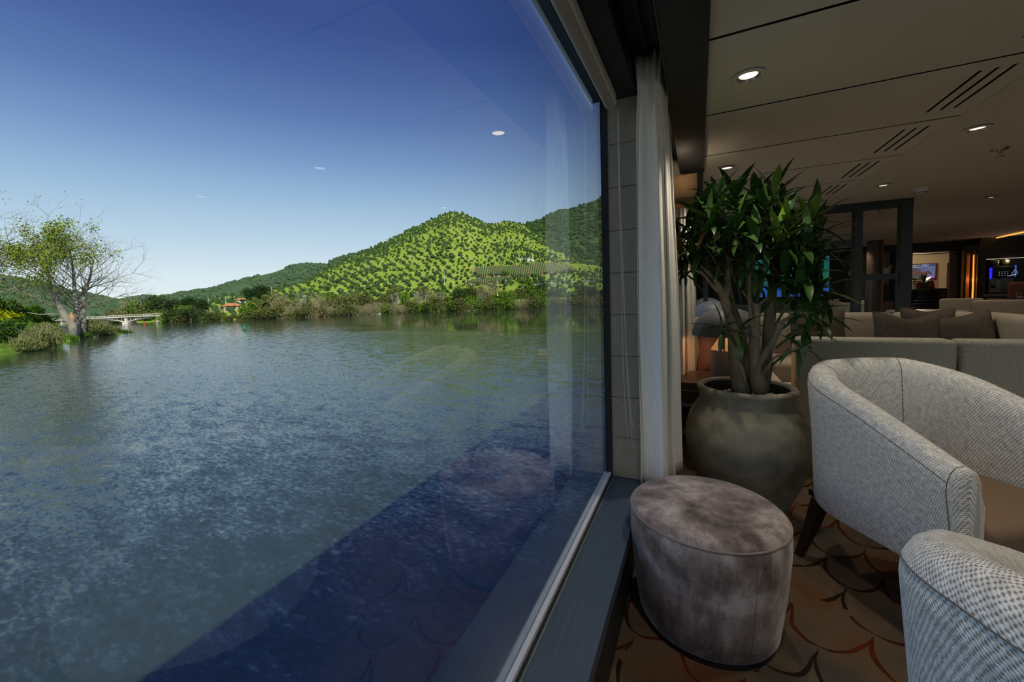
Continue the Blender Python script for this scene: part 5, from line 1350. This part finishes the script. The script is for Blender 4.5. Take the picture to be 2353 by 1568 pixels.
def scrub(nm, label, h, count, smin, smax, mtl, tmin=0.0, xr=None, seed=1, gate=-.38):
    r2 = np.random.default_rng(seed); mb = MB(); V, F = [], []
    x0, x1 = xr or (h.x0, h.x1); base = [blob(50 + k, .7, ICO_V, .3) for k in range(4)]; off = 0; made = 0
    for _ in range(count * 4):
        if made >= count: break
        x = r2.uniform(x0, x1); t = r2.uniform(tmin, 1.0); p = h.pt(x, t)
        if pn(p[0], p[1], 70, 6.0) < gate: continue
        s_ = r2.uniform(smin, smax); v = base[made % 4] * s_ + np.array([p[0], p[1], p[2] + s_ * .25]); V += v.tolist()
        F += [[i + off for i in f] for f in ICO_F]; off += len(v); made += 1
    mb.v = [tuple(v) for v in V]; mb.f = [tuple(f) for f in F]
    tag(put(nm, mb, mtl), label, 'scrub', kind='stuff')
scrub('hill_scrub', 'dark green scrub covering the tall mountain right of the pointed hill', hillB, 4200, 1.2, 3.2, M_scrub, .05, seed=3, gate=-.95)
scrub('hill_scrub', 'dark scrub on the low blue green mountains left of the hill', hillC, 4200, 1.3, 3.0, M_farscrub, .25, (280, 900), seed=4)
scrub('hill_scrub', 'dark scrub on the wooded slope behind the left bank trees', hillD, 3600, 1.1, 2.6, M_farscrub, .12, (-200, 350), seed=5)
scrub('hill_scrub', 'low dark scrub around the top of the pointed green hill', hillA, 700, .7, 1.4, M_scrub, .72, (820, 1330), seed=6)

# ------------------------------------------------------------------ bushes
def leafy(seed, n, rx, rz, size, upright=0.0, hollow=.35):
    """n small leaf quads scattered through a lumpy crown (unit: metres)"""
    r2 = np.random.default_rng(seed)
    lumps = [(r2.uniform(-.5, .5) * rx, r2.uniform(-.5, .5) * rx, rz * (.45 + r2.uniform(-.2, .35)), r2.uniform(.4, .62)) for _ in range(7)]
    mb = MB()
    for i in range(n):
        lx_, ly_, lz_, lr = lumps[i % 7]
        d = r2.normal(size=3); d /= np.linalg.norm(d); rr = lr * (hollow + (1 - hollow) * r2.uniform() ** .5)
        c = np.array([lx_ + d[0] * rr * rx, ly_ + d[1] * rr * rx, max(.02, lz_ + d[2] * rr * rz * .8)])
        a = r2.normal(size=3); a[2] += upright * 3; a /= np.linalg.norm(a); b = np.cross(a, r2.normal(size=3)); b /= np.linalg.norm(b)
        s_ = size * r2.uniform(.6, 1.4); w = s_ * (.5 if not upright else .16)
        mb.add([c - a * s_ - b * w * .3, c - b * w, c + a * s_, c + b * w], [(0, 1, 2, 3)])
    return mb
def stems(seed, n, rx, rz, rad):
    r2 = np.random.default_rng(seed); mb = MB()
    for i in range(n):
        a = r2.uniform(0, 6.28); k = r2.uniform(.2, 1)
        mb.tube([(0.15 * rx * math.cos(a), .15 * rx * math.sin(a), -.2), (.4 * k * rx * math.cos(a), .4 * k * rx * math.sin(a), rz * .5), (.8 * k * rx * math.cos(a + .3), .8 * k * rx * math.sin(a + .3), rz * r2.uniform(.75, 1.05))], [rad, rad * .7, rad * .25], 4)
    return mb
BM = {'olive': mat('bush_olive', (0.11, 0.125, 0.030), .95, spec=.05), 'green': mat('bush_green', (0.11, 0.20, 0.020), .95, spec=.05), 'tan': mat('bush_tan', (0.26, 0.23, 0.115), .95, spec=.05),
      'dark': mat('bush_dark', (0.035, 0.062, 0.018), .95, spec=.05), 'lime': mat('bush_lime', (0.22, 0.30, 0.018), .95, spec=.05), 'twig': mat('bush_twig', (0.27, 0.24, 0.18), .95, spec=.05)}
BV = {}
for k, (nm, up) in enumerate((('olive', 0), ('green', 0), ('tan', .5), ('dark', 0))):
    BV[nm] = [(leafy(20 + 5 * k + j, 900, 1.0, 1.25, .085, up).mesh('foliage', BM[nm]), stems(60 + 5 * k + j, 9, .9, 1.15, .018).mesh('stems', BM['twig'])) for j in range(2)]
BL = {'olive': 'olive brown leafy bush growing on the far river bank', 'green': 'bright green leafy bush growing on the far river bank', 'tan': 'tan dry reedy bush growing on the far river bank', 'dark': 'dark green bush growing on the far river bank'}
def bush(kind, j, p, s_, sz, label=None, group='bushes on the far river bank'):
    fo, st_ = BV[kind][j]
    r_ = thing('bush', label or BL[kind], 'bush', tuple(p), 0, group)
    r_.rotation_euler = (0, 0, rng.uniform(0, 6.28)); r_.scale = (s_, s_, sz)
    put('foliage', fo, None, r_, M=Matrix.Identity(4))
    put('stems', st_, None, r_, M=Matrix.Identity(4))
    return r_
x = 268.0
while x < 1500:
    r0 = shore_r(x)
    if x < 360: kd = ['olive', 'olive', 'tan'][int(rng.integers(3))]
    elif x < 620: kd = ['olive', 'green', 'olive', 'dark'][int(rng.integers(4))]
    elif x < 900: kd = ['olive', 'tan', 'green', 'olive', 'tan'][int(rng.integers(5))]
    else: kd = ['olive', 'green', 'tan', 'olive'][int(rng.integers(4))]
    t = rng.uniform(0.003, .010) + (.16 if x < 372 else 0); p = hillA.pt(x, t); p = (p[0], p[1], max(p[2] - .3, WZ - .05))
    low = 505 < x < 562 or 448 < x < 478                          # low growth in front of the houses
    s_ = rng.uniform(1.2, 1.7) if low else rng.uniform(2.3, 3.6); bush(kd, int(rng.integers(2)), p, s_ * 1.15, s_ * rng.uniform(.75, 1.15))
    if rng.uniform() < .75 and not low:
        kd2 = ['olive', 'green', 'tan', 'olive', 'dark'][int(rng.integers(5))]
        q = hillA.pt(x + rng.uniform(-8, 8), t + rng.uniform(.02, .05)); s2 = rng.uniform(2.8, 4.2); bush(kd2, int(rng.integers(2)), q, s2, s2 * rng.uniform(.9, 1.5))
    x += rng.uniform(9, 15) * (1.0 if x > 400 else .8)
# clipped green hedge row behind the bank on the right
x = 1010.0
while x < 1420:
    yv = 695 - (x - 1010) * .040
    p = hillA.pt(x, hill_at(hillA, x, yv)); bush('green', int(rng.integers(2)), p, 2.3, 1.7, 'dense green shrub in the hedge row above the right river bank', 'hedge shrubs above the bank')
    x += 12.5
# round dark pines near the bridge and the houses
BV['pine'] = [(leafy(90 + j, 1500, 1.0, 1.5, .075).mesh('foliage', mat('pine_leaf_%d' % j, (0.022, 0.045, 0.014), .95, spec=.05)), stems(95 + j, 5, .4, 1.0, .05).mesh('stems', M_trunk)) for j in range(2)]
for k, (px, py, s_) in enumerate(((372, 727, 4.2), (402, 725, 3.2), (425, 722, 3.6), (442, 718, 3.2), (468, 714, 2.6), (572, 690, 3.6), (592, 690, 4.2), (608, 688, 3.4), (585, 692, 3.0), (460, 726, 2.6))):
    t = hill_at(hillA, px, py); p = hillA.pt(px, max(t, .03))
    bush('pine', k % 2, p, s_, s_ * 1.05, 'round dark pine tree beside the ' + ('white bridge end' if px < 480 else 'white house on the hillside'), 'dark pines on the far bank')

# ------------------------------------------------------------------ left bank
def shore_pt(x, y): return at_z(x, y, WZ)[:2]
EDGE = [(-60.0, -60.0), (-68.0, 4.0)] + [tuple(shore_pt(x, y)) for x, y in ((0, 818), (40, 812), (100, 804), (145, 790), (190, 778), (225, 774), (257, 770))] + [(-103.0, 41.0), (-116.0, 43.5), (-140.0, 44.0), (-200.0, 52.0), (-420.0, 90.0), (-420.0, -60.0)]
EA = np.array(EDGE)
def bank_h(x, y):
    d = 1e9
    for i in range(len(EA)):
        a, b = EA[i], EA[(i + 1) % len(EA)]; ab = b - a; t = np.clip(np.dot((x - a[0], y - a[1]), ab) / np.dot(ab, ab), 0, 1)
        d = min(d, math.hypot(x - a[0] - ab[0] * t, y - a[1] - ab[1] * t))
    ins = in_poly(x, y, EDGE)
    if not ins: return WZ - min(1.5, d * .5)
    h = 0.35 * min(d, 1.2) + 1.5 * (1 - math.exp(-max(0, d - 1) / 7.0)) + .12 * max(0, d - 6) ** .85
    return WZ + h + .25 * pn(x, y, 5, 1.0) * min(1, d / 3)
xs_ = list(np.linspace(-400, -160, 18))[:-1] + list(np.linspace(-160, -64, 90)); ys_ = list(np.linspace(-60, 0, 16))[:-1] + list(np.linspace(0, 52, 66)) + list(np.linspace(55, 90, 8))
rows = [[(x, y, bank_h(x, y)) for y in ys_] for x in xs_]
o = put('river_bank', MB().grid(rows), M_bankg, None, True); o['kind'] = 'structure'
def bank_pt(px, py):
    """where the ray through a picture point meets the bank"""
    r_ = ray(px, py); r_ = r_ / math.hypot(r_[0], r_[1]); last = None
    for d in np.arange(60, 240, .5):
        p = np.array([0, 0, EYE]) + r_ * d
        if p[2] < bank_h(p[0], p[1]): return (p[0], p[1], bank_h(p[0], p[1]))
    d = 110.0; p = np.array([0, 0, EYE]) + r_ * d
    return (p[0], p[1], bank_h(p[0], p[1]))
# pale track
tr = [bank_pt(*q) for q in ((180, 748), (168, 752), (156, 757), (150, 762), (146, 769))]
mb = MB(); L1, R1 = [], []
for i, p in enumerate(tr):
    a = Vector(tr[max(0, i - 1)]); b = Vector(tr[min(len(tr) - 1, i + 1)]); d = (b - a); d.z = 0; d.normalize(); n_ = Vector((-d.y, d.x, 0))
    for sgn, lst in ((-1.5, L1), (1.5, R1)):
        q = Vector(p) + n_ * sgn; lst.append((q.x, q.y, bank_h(q.x, q.y) + .12))
tag(put('gravel_track', MB().grid([L1, R1]), mat('track_gravel', (0.50, 0.46, 0.38), .95, col2=(.6, .56, .47), nscale=1.5), None), 'short pale gravel track on the left bank behind the tree trunks', 'track')

# bushes of the left bank
BV['reed'] = [(leafy(120 + j, 2600, 1.0, 1.1, .11, .9, .2).mesh('foliage', mat('reed_leaf_%d' % j, (0.17, 0.185, 0.06), .95, spec=.05)), stems(124 + j, 26, 1.0, 1.2, .010).mesh('stems', BM['twig'])) for j in range(2)]
BV['gorse'] = [(leafy(130, 1600, 1.0, 1.0, .06).mesh('foliage', mat('gorse_flower', (0.38, 0.40, 0.012), .95, spec=.05)), stems(131, 9, .9, .9, .016).mesh('stems', BM['twig']))] * 2
BV['lush'] = [(leafy(140 + j, 2400, 1.0, 1.05, .07).mesh('foliage', mat('lush_leaf_%d' % j, (0.085, 0.185, 0.016), .95, spec=.05)), stems(144 + j, 9, .9, .9, .016).mesh('stems', BM['twig'])) for j in range(2)]
BV['shade'] = [(leafy(150, 2000, 1.0, 1.0, .08).mesh('foliage', mat('dark_green_leaf', (0.045, 0.10, 0.014), .95, spec=.05)), stems(151, 9, .9, .9, .02).mesh('stems', M_trunk))] * 2  # the shade kind has the darkest green leaves of these bushes
for k, (kd, px, py, s_, sz, lab) in enumerate((
        ('reed', 82, 800, 2.6, 2.4, 'large dry reed clump overhanging the water on the left bank'), ('reed', 118, 796, 2.4, 2.6, 'tall dark reed clump right of the large one on the left bank'),
        ('reed', 50, 808, 2.0, 1.6, 'low rusty reed clump at the water edge near the left frame'), ('reed', 218, 774, 2.3, 2.5, 'dry bush at the tip of the left bank, right of the trunks'), ('reed', 240, 772, 1.8, 2.1, 'smaller dry bush at the very tip of the left bank'),
        ('lush', 60, 780, 2.2, 2.0, 'leafy green bush in the middle of the left bank'), ('lush', 110, 772, 2.4, 1.7, 'leafy green bush left of the leaning trunk'), ('shade', 20, 790, 2.6, 2.6, 'dark green bush at the left frame edge on the bank'),
        ('gorse', 22, 760, 2.4, 2.8, 'yellow flowering bush on the left bank'), ('gorse', 2, 756, 2.2, 3.0, 'yellow green bush cut by the left frame edge'), ('lush', 45, 768, 2.6, 2.6, 'green bush right of the yellow flowering one'),
        ('shade', 0, 730, 3.6, 4.4, 'tall olive brown bush at the left frame edge'), ('lush', 60, 745, 3.4, 3.6, 'round green bush behind the reed clump'), ('lush', 92, 752, 2.8, 2.4, 'low bright green bush behind the leaning trunk'), ('lush', 195, 776, 1.2, .9, 'small bright green bush at the foot of the right trunk'), ('lush', 165, 782, 1.0, .7, 'small green tuft at the foot of the broken trunk'))):
    p = bank_pt(px, py); bush(kd, k % 2, p, s_, sz, lab, 'bushes on the left bank')
rr_ = np.random.default_rng(77); tuft = MB()
for _ in range(5200):
    px, py = rr_.uniform(-150, 262), 0
    x, y = rr_.uniform(-150, -68), rr_.uniform(4, 44)
    if not in_poly(x, y, EDGE): continue
    z = bank_h(x, y); h = rr_.uniform(.25, .7); a = rr_.uniform(0, 6.28); w = .10
    tuft.add([(x - w * math.cos(a), y - w * math.sin(a), z - .05), (x + w * math.cos(a), y + w * math.sin(a), z - .05), (x + rr_.normal() * .15, y + rr_.normal() * .15, z + h)], [(0, 1, 2)])
tag(put('grass_tufts', tuft, mat('tuft_grass', (0.15, 0.24, 0.03), .95, spec=.05)), 'long green grass covering the left river bank', 'grass', kind='stuff')

# trees of the left bank: trunk, boughs, twigs, leaves
M_barkT = mat('poplar_bark', (0.22, 0.195, 0.15), .9, col2=(.32, .29, .23), nscale=1.5, bump=(4, .6, .05))
M_twigT = mat('poplar_twig', (0.24, 0.20, 0.14), .9)
def branch_tree(name, label, pts, radii, seed, spread, twig_len, levels, leaves=None, leaf_size=.16, start=.35, nb=12, group=None, up=.35):
    """pts: picture points (px, py) of the main stem; the tree stands at one distance"""
    r2 = np.random.default_rng(seed)
    base = bank_pt(*pts[0]); D = math.hypot(base[0], base[1])
    P3 = [Vector(base) - Vector((0, 0, .3))] + [Vector(at_r(px, py, D + dd)) for px, py, dd in [(q[0], q[1], q[2] if len(q) > 2 else 0) for q in pts[1:]]]
    t_ = thing(name, label, 'tree', tuple(base), group=group)
    put('trunk', MB().tube(P3, radii, 10), M_barkT, t_, True)
    bou, twg, lf = MB(), MB(), MB()
    L_ = [0.0]
    for i in range(1, len(P3)): L_.append(L_[-1] + (P3[i] - P3[i - 1]).length)
    tips = []
    def grow(p, d, ln, rad, lev):
        n = 4; q = [p.copy()]; dd = d.copy()
        for i in range(n):
            dd = (dd + Vector((r2.normal() * .13, r2.normal() * .13, r2.normal() * .08 + up * .16))).normalized(); q.append(q[-1] + dd * (ln / n))
        (bou if lev > 0 and rad > .05 else twg).tube(q, [rad * (1 - .75 * i / n) for i in range(n + 1)], 5 if rad > .05 else 3, False)
        if lev == 0: tips.append((q[-1], dd)); tips.append((q[2], dd)); return
        for k in range(3 if lev > 1 else 4):
            i = int(r2.integers(1, n + 1)); ax = Vector(r2.normal(size=3)); ax = (ax - dd * ax.dot(dd)).normalized()
            nd = (dd * .75 + ax * spread).normalized(); grow(q[i], nd, ln * r2.uniform(.5, .72), rad * .5, lev - 1)
    for k in range(nb):
        f = start + (1 - start) * (k + .5) / nb; s_ = f * L_[-1]; i = max(1, int(np.searchsorted(L_, s_))); i = min(i, len(P3) - 1)
        u = (s_ - L_[i - 1]) / (L_[i] - L_[i - 1]); p = P3[i - 1].lerp(P3[i], u); d = (P3[i] - P3[i - 1]).normalized()
        ax = Vector(r2.normal(size=3)); ax = (ax - d * ax.dot(d)).normalized()
        nd = (d * .6 + ax * (spread + .25)).normalized(); ln = twig_len * (1.15 - .6 * (f - start) / (1 - start)) * r2.uniform(.8, 1.2)
        grow(p, nd, ln, .10 * (1.2 - f) + .025, levels)
    if bou.v: put('boughs', bou, M_twigT, t_, True)
    put('twigs', twg, M_twigT, t_)['kind'] = 'stuff'
    if leaves:
        for p, d in tips:
            for _ in range(leaves):
                c = p + Vector(r2.normal(size=3)) * .45; a = Vector(r2.normal(size=3)).normalized(); b = a.orthogonal().normalized(); s_ = leaf_size * r2.uniform(.6, 1.3)
                lf.add([c - a * s_, c - b * s_ * .7, c + a * s_, c + b * s_ * .7], [(0, 1, 2, 3)])
        put('foliage', lf, M_sprL, t_)['kind'] = 'stuff'
    return t_
M_sprL = mat('spring_leaf', (0.20, 0.26, 0.03), .9, spec=.05)
gt = 'trees on the left bank'
branch_tree('poplar_tree', 'leaning poplar with fresh yellow green leaves and a broken stub', [(170, 778), (166, 745), (150, 727), (136, 702), (122, 672), (112, 640), (104, 605), (98, 575)], [.62, .60, .55, .40, .32, .25, .16, .09, .04][:8], 5, .55, 5.2, 3, 8, .14, .42, 17, gt)
branch_tree('poplar_tree', 'bare slender poplar, middle of the three trunks on the left bank', [(180, 776), (177, 745), (174, 700), (171, 660), (168, 625), (165, 595), (162, 572)], [.40, .38, .32, .26, .18, .10, .04], 6, .62, 6.4, 3, None, start=.30, nb=20, group=gt)
branch_tree('poplar_tree', 'bare spreading poplar, rightmost trunk on the left bank', [(192, 776), (192, 740), (190, 700), (196, 672), (206, 640), (214, 605), (220, 578)], [.42, .40, .34, .27, .19, .11, .05], 8, .72, 7.4, 3, None, start=.28, nb=24, group=gt)
branch_tree('poplar_tree', 'bare tree cut off by the left frame edge', [(-60, 770), (-52, 700), (-44, 640), (-36, 590), (-28, 545), (-22, 520)], [.55, .5, .4, .3, .18, .06], 11, .7, 8.0, 3, 1, .10, .3, 16, gt)
# broken stub and the long bare limb of the leaning tree
pt_ = bpy.data.objects['poplar_tree']
D0 = math.hypot(*bank_pt(170, 778)[:2])
put('broken_stub', MB().tube([at_r(168, 742, D0), at_r(165, 728, D0), at_r(163, 718, D0)], [.42, .40, .10], 9), mat('torn_wood', (0.42, 0.25, 0.10), .9), pt_, True)
put('bare_limb', MB().tube([at_r(150, 727, D0 + .5), at_r(120, 722, D0), at_r(88, 723, D0 - .5), at_r(62, 718, D0 - 1)], [.16, .12, .09, .04], 6), M_barkT, pt_, True)
put('bare_limb', MB().tube([at_r(140, 712, D0 + .5), at_r(105, 697, D0), at_r(70, 680, D0), at_r(42, 668, D0 - 1), at_r(20, 648, D0 - 1)], [.17, .15, .12, .08, .04], 6), M_twigT, pt_, True)

# ------------------------------------------------------------------ white arch bridge
M_conc = mat('bridge_white', (0.62, 0.58, 0.50), .8, col2=(.54, .49, .40), nscale=.4)
bl, br_ = at_r(70, 738.0, shore_r(369) + 22), at_r(369, 723.8, shore_r(369) + 1)
A_, B_ = np.array(bl), np.array(br_)
bd = thing('arch_bridge', 'white concrete arch bridge crossing the river behind the left bank trees', 'bridge', tuple((A_ + B_) / 2 * np.array([1, 1, 0]) + np.array([0, 0, WZ])))
U = (B_ - A_); LEN = math.hypot(U[0], U[1]); dirx = Vector((U[0] / LEN, U[1] / LEN, 0)); nrm_ = Vector((-dirx.y, dirx.x, 0))
def bpt(s, z, off=0.0):
    q = Vector((A_[0], A_[1], 0)) + dirx * s + nrm_ * off; return Vector((q.x, q.y, z))
def zdeck(s): return A_[2] + U[2] * s / LEN
def bar(s0, z0, s1, z1, w=2.2, h=.5):
    mb = MB(); vs = []
    for s, z in ((s0, z0), (s1, z1)):
        for off, dz in ((-w, -h / 2), (w, -h / 2), (w, h / 2), (-w, h / 2)): vs.append(bpt(s, z + dz, off))
    return mb.add(vs, [(0, 1, 2, 3), (7, 6, 5, 4), (0, 4, 5, 1), (1, 5, 6, 2), (2, 6, 7, 3), (3, 7, 4, 0)])
put('deck', bar(0, zdeck(0) - .13, LEN, zdeck(LEN) - .13, 1.7, .26), M_conc, bd)
for off in (-1.65, 1.65):
    mb = MB()
    for k in range(int(LEN / 1.5)):
        s = k * 1.5; p = bpt(s, zdeck(s), off); mb.box(p.x - .07, p.y - .07, p.z, p.x + .07, p.y + .07, p.z + .40)
    hr_ = put('handrail', MB().tube([bpt(0, zdeck(0) + .40, off), bpt(LEN, zdeck(LEN) + .40, off)], .08, 4), M_conc, bd)
    put('railing_posts', mb, M_conc, hr_)['kind'] = 'stuff'
def s_of(px):
    best = min(np.linspace(0, LEN, 600), key=lambda s: abs(project(bpt(s, zdeck(s)))[0] - px)); return float(best)
piers_px = [20, 148, 296]
sp_ = [s_of(148) - (s_of(296) - s_of(148)), s_of(148), s_of(296), s_of(296) + (s_of(296) - s_of(148))]
for s in sp_[1:3]:
    put('bridge_pier', bar(s - .35, (WZ + zdeck(s) - .2) / 2, s + .35, (WZ + zdeck(s) - .2) / 2, 1.4, zdeck(s) - .2 - WZ), M_conc, bd)
    put('bridge_pier', bar(s - .8, WZ + .1, s + .8, WZ + .1, 1.8, .9), M_conc, bd)
for a, b in zip(sp_[:-1], sp_[1:]):
    mid = (a + b) / 2; zs = WZ + .45
    za = zdeck(mid) - .40
    def zarch(s): return za - (za - zs) * abs((s - mid) / ((b - a) / 2)) ** 2
    for off in (-1.1, 1.1):
        ss = [s for s in np.linspace(a, b, 25) if 0 <= s <= LEN]
        if len(ss) > 1: put('arch_rib', MB().tube([bpt(s, zarch(s), off) for s in ss], .17, 4, True), M_conc, bd)
    for s in np.linspace(a, b, 15)[1:-1]:
        if 0 < s < LEN and zdeck(s) - zarch(s) > .5:
            for off in (-1.1, 1.1): put('spandrel_column', MB().tube([bpt(s, zarch(s), off), bpt(s, zdeck(s) - .2, off)], .10, 4), M_conc, bd)
put('abutment', bar(LEN - .3, (zdeck(LEN) + WZ) / 2 - .1, LEN + 1.2, (zdeck(LEN) + WZ) / 2 - .1, 1.8, zdeck(LEN) - WZ + .4), M_conc, bd)

# ------------------------------------------------------------------ houses, poles, road
M_hw = mat('house_white', (0.72, 0.69, 0.62), .8); M_hs = mat('house_stone', (0.42, 0.34, 0.22), .9); M_tile = mat('roof_tile', (0.50, 0.17, 0.06), .8, col2=(.58, .24, .10), nscale=1.2); M_win = mat('house_window', (0.03, 0.03, 0.035), .3)
def house(label, px, py, w, d, h, rh, wall, roof, rz=0.0, hip=False):
    t = hill_at(hillA, px, py); p = hillA.pt(px, t)
    r_ = thing('house', label, 'house', (0, 0, 0), 0, 'houses on the far bank')
    put('walls', MB().box(-w / 2, -d / 2, -1.5, w / 2, d / 2, h), wall, r_)
    k = .3 if hip else 1.0
    e = .35
    put('roof', MB().add([(-w / 2 - e, -d / 2 - e, h - .1), (w / 2 + e, -d / 2 - e, h - .1), (w / 2 + e, d / 2 + e, h - .1), (-w / 2 - e, d / 2 + e, h - .1), (-w / 2 * k, 0, h + rh), (w / 2 * k, 0, h + rh)], [(0, 1, 5, 4), (2, 3, 4, 5), (1, 2, 5), (3, 0, 4), (3, 2, 1, 0)]), roof, r_)
    for xx in (-.28, .05, .32):
        put('window', MB().box(xx * w - .4, -d / 2 - .03, h * .42, xx * w + .4, -d / 2 + .05, h * .42 + 1.1), M_win, r_)
    put('door', MB().box(-.12 * w - .45, -d / 2 - .03, -1.0, -.12 * w + .45, -d / 2 + .05, 1.6), M_win, r_)
    a = math.atan2(p[1], p[0]) - math.pi / 2
    r_.location = p; r_.rotation_euler = (0, 0, a + rz)
    return r_
house('house with a wide orange tiled hip roof on the far bank', 531, 713, 6.2, 4.4, 1.6, 1.0, M_hs, M_tile, .25, True)
house('low orange tiled roof half hidden by bushes near the water', 462, 722, 4.2, 3.2, 1.0, .7, M_hs, M_tile, .2, True)
house('small white house under the dark pines', 553, 697, 2.6, 2.4, 1.6, .6, M_hw, M_tile, .5)
house('tiny white house high on the slope left of the pines', 500, 685, 2.0, 1.4, .7, .3, M_hw, M_hw, .2)
house('long white farm building at the edge of the olive groves on the hill', 1206, 598, 9.0, 3.0, .9, .4, M_hw, M_hw, .1)
house('white cottage among trees near the bridge end', 413, 715, 2.2, 2.0, 1.2, .5, M_hw, M_tile, .3)
house('little tan house beside the vineyard near the window frame', 1308, 604, 3.4, 2.4, 1.1, .6, M_hs, M_tile, 0)
house('stone hut with a flat roof in the middle of the vineyard', 1137, 637, 3.2, 2.6, 1.4, .25, M_hs, M_hs, .1)
for px, py, s_ in ((1158, 636, 2.6), (1122, 636, 1.6)):
    bush('green', 0, hillA.pt(px, hill_at(hillA, px, py)), s_, s_ * .9, 'round green tree beside the stone hut' if px > 1130 else 'low bush left of the stone hut', 'trees beside the stone hut')
M_pole = mat('pole_grey', (0.55, 0.53, 0.48), .8)
for k, (px, py, h) in enumerate(((479, 705, 3.4), (518, 699, 3.4), (538, 694, 3.0), (624, 682, 5.4), (1036, 668, 4.8), (1076, 670, 3.4), (1138, 662, 3.0), (1158, 660, 3.2), (1299, 648, 3.6), (1375, 644, 4.4), (1015, 655, 6.5), (1075, 611, 4.4))):
    t = hill_at(hillA, px, py); p = hillA.pt(px, t)
    r_ = thing('utility_pole', 'thin pale utility pole standing on the far slope', 'pole', p, group='utility poles on the far slope')
    put('mast', MB().tube([(p[0], p[1], p[2] - .5), (p[0], p[1], p[2] + h)], [.13, .09], 6), M_pole, r_)
    put('crossarm', MB().box(p[0] - .7, p[1] - .06, p[2] + h - .5, p[0] + .7, p[1] + .06, p[2] + h - .38), M_pole, r_)
rd = []
for px, py in ((1215, 658), (1260, 655), (1320, 651), (1395, 646), (1460, 642)):
    rd.append((hillA.pt(px, hill_at(hillA, px, py + 1.4)), hillA.pt(px, hill_at(hillA, px, py - .2))))
tag(put('road', MB().grid([[(q[0][0], q[0][1], q[0][2] + .8) for q in rd], [(q[1][0], q[1][1], q[1][2] + .8) for q in rd]]), mat('road_asphalt', (.42, .46, .46), .8)), 'pale road line above the hedge at the right of the hill', 'road')

# pale bare trees on the far bank
def bare_tree(label, px, py, h, seed):
    t = hill_at(hillA, px, py); p = Vector(hillA.pt(px, max(t, .02))); r2 = np.random.default_rng(seed); tr_, tw = MB(), MB()
    r_ = thing('bare_tree', label, 'tree', tuple(p), group='bare trees on the far bank')
    for k in range(5):
        a = k * 1.25 + r2.uniform(0, .6); q = [p - Vector((0, 0, .4))]; d = Vector((math.cos(a) * .32, math.sin(a) * .32, 1)).normalized()
        for i in range(4): q.append(q[-1] + d * h * .22); d = (d + Vector(r2.normal(size=3)) * .12).normalized()
        tr_.tube(q, [.13, .10, .075, .05, .03], 5)
        for i in range(2, 5):
            for j in range(5):
                dd = (d * .5 + Vector(r2.normal(size=3)) * .55 + Vector((0, 0, .4))).normalized(); e = q[i] + dd * h * .2
                tw.tube([q[i], e], [.028, .012], 3, False)
                for _ in range(2): tw.tube([q[i].lerp(e, .6), q[i].lerp(e, .6) + (dd + Vector(r2.normal(size=3)) * .6).normalized() * h * .14], [.018, .006], 3, False)
    put('trunks', tr_, M_palebark, r_); put('twigs', tw, M_palebark, r_)['kind'] = 'stuff'
M_palebark = mat('pale_bark', (0.40, 0.36, 0.28), .9)
bare_tree('pale bare tree with forked trunks standing out on the far bank', 692, 713, 6.6, 1)
bare_tree('bare twiggy tree right of the pale forked one', 752, 722, 5.2, 2)
bare_tree('bare pale tree in the middle of the far bank', 905, 712, 6.2, 3)
bare_tree('bare pale tree with a straight trunk, middle of the far bank', 963, 708, 6.4, 4)
bare_tree('bare twiggy tree below the smaller vineyard', 1004, 706, 5.4, 5)
bare_tree('low bare tree near the right end of the bank', 1098, 708, 4.6, 6)

# ------------------------------------------------------------------ buoys and boat
def buoy(label, px, py, h, col):
    p = at_z(px, py, WZ); r_ = thing('buoy', label, 'buoy', (p[0], p[1], WZ - .2), group='channel buoys')
    mt = mat('buoy_paint_' + label.split()[0], col, .4)
    put('float', MB().lathe([(0, -.3), (h * .20, -.2), (h * .24, .0), (h * .22, h * .14), (h * .08, h * .2), (0, h * .2)], 20, (p[0], p[1], WZ)), mat('buoy_float_dark', (.02, .06, .03), .5) if col[1] > col[0] else mt, r_, True)
    put('tower', MB().lathe([(h * .15, h * .2), (h * .05, h * .62), (h * .07, h * .66), (0, h * .68)], 12, (p[0], p[1], WZ)), mt, r_, True)
    put('topmark', MB().lathe([(0, h * .7), (h * .02, h * .7), (h * .02, h), (0, h)], 8, (p[0], p[1], WZ)), mt, r_)
buoy('green conical channel buoy floating in the river', 562, 759, 1.4, (0.02, 0.30, 0.10))
buoy('red channel buoy near the far bank below the bare tree', 746, 730, .75, (0.55, 0.05, 0.03))
buoy('tiny red channel buoy right of the bridge pier', 332, 745.5, 1.0, (0.50, 0.04, 0.05))
p = at_z(868, 722.4, WZ)
bo = thing('rowing_boat', 'tiny white rowing boat moored at the far bank', 'boat', (p[0], p[1], WZ))
put('hull', MB().grid([[(p[0] - 1.2 + 2.4 * i / 8, p[1] + s_ * .42 * math.sin(math.pi * (.08 + .84 * i / 8)), WZ + zz) for s_, zz in ((-1, .38), (-.6, -.05), (0, -.12), (.6, -.05), (1, .38))] for i in range(9)]), M_hw, bo, True)
put('thwart', MB().box(p[0] - .15, p[1] - .38, WZ + .2, p[0] + .15, p[1] + .38, WZ + .25), M_wood2, bo)
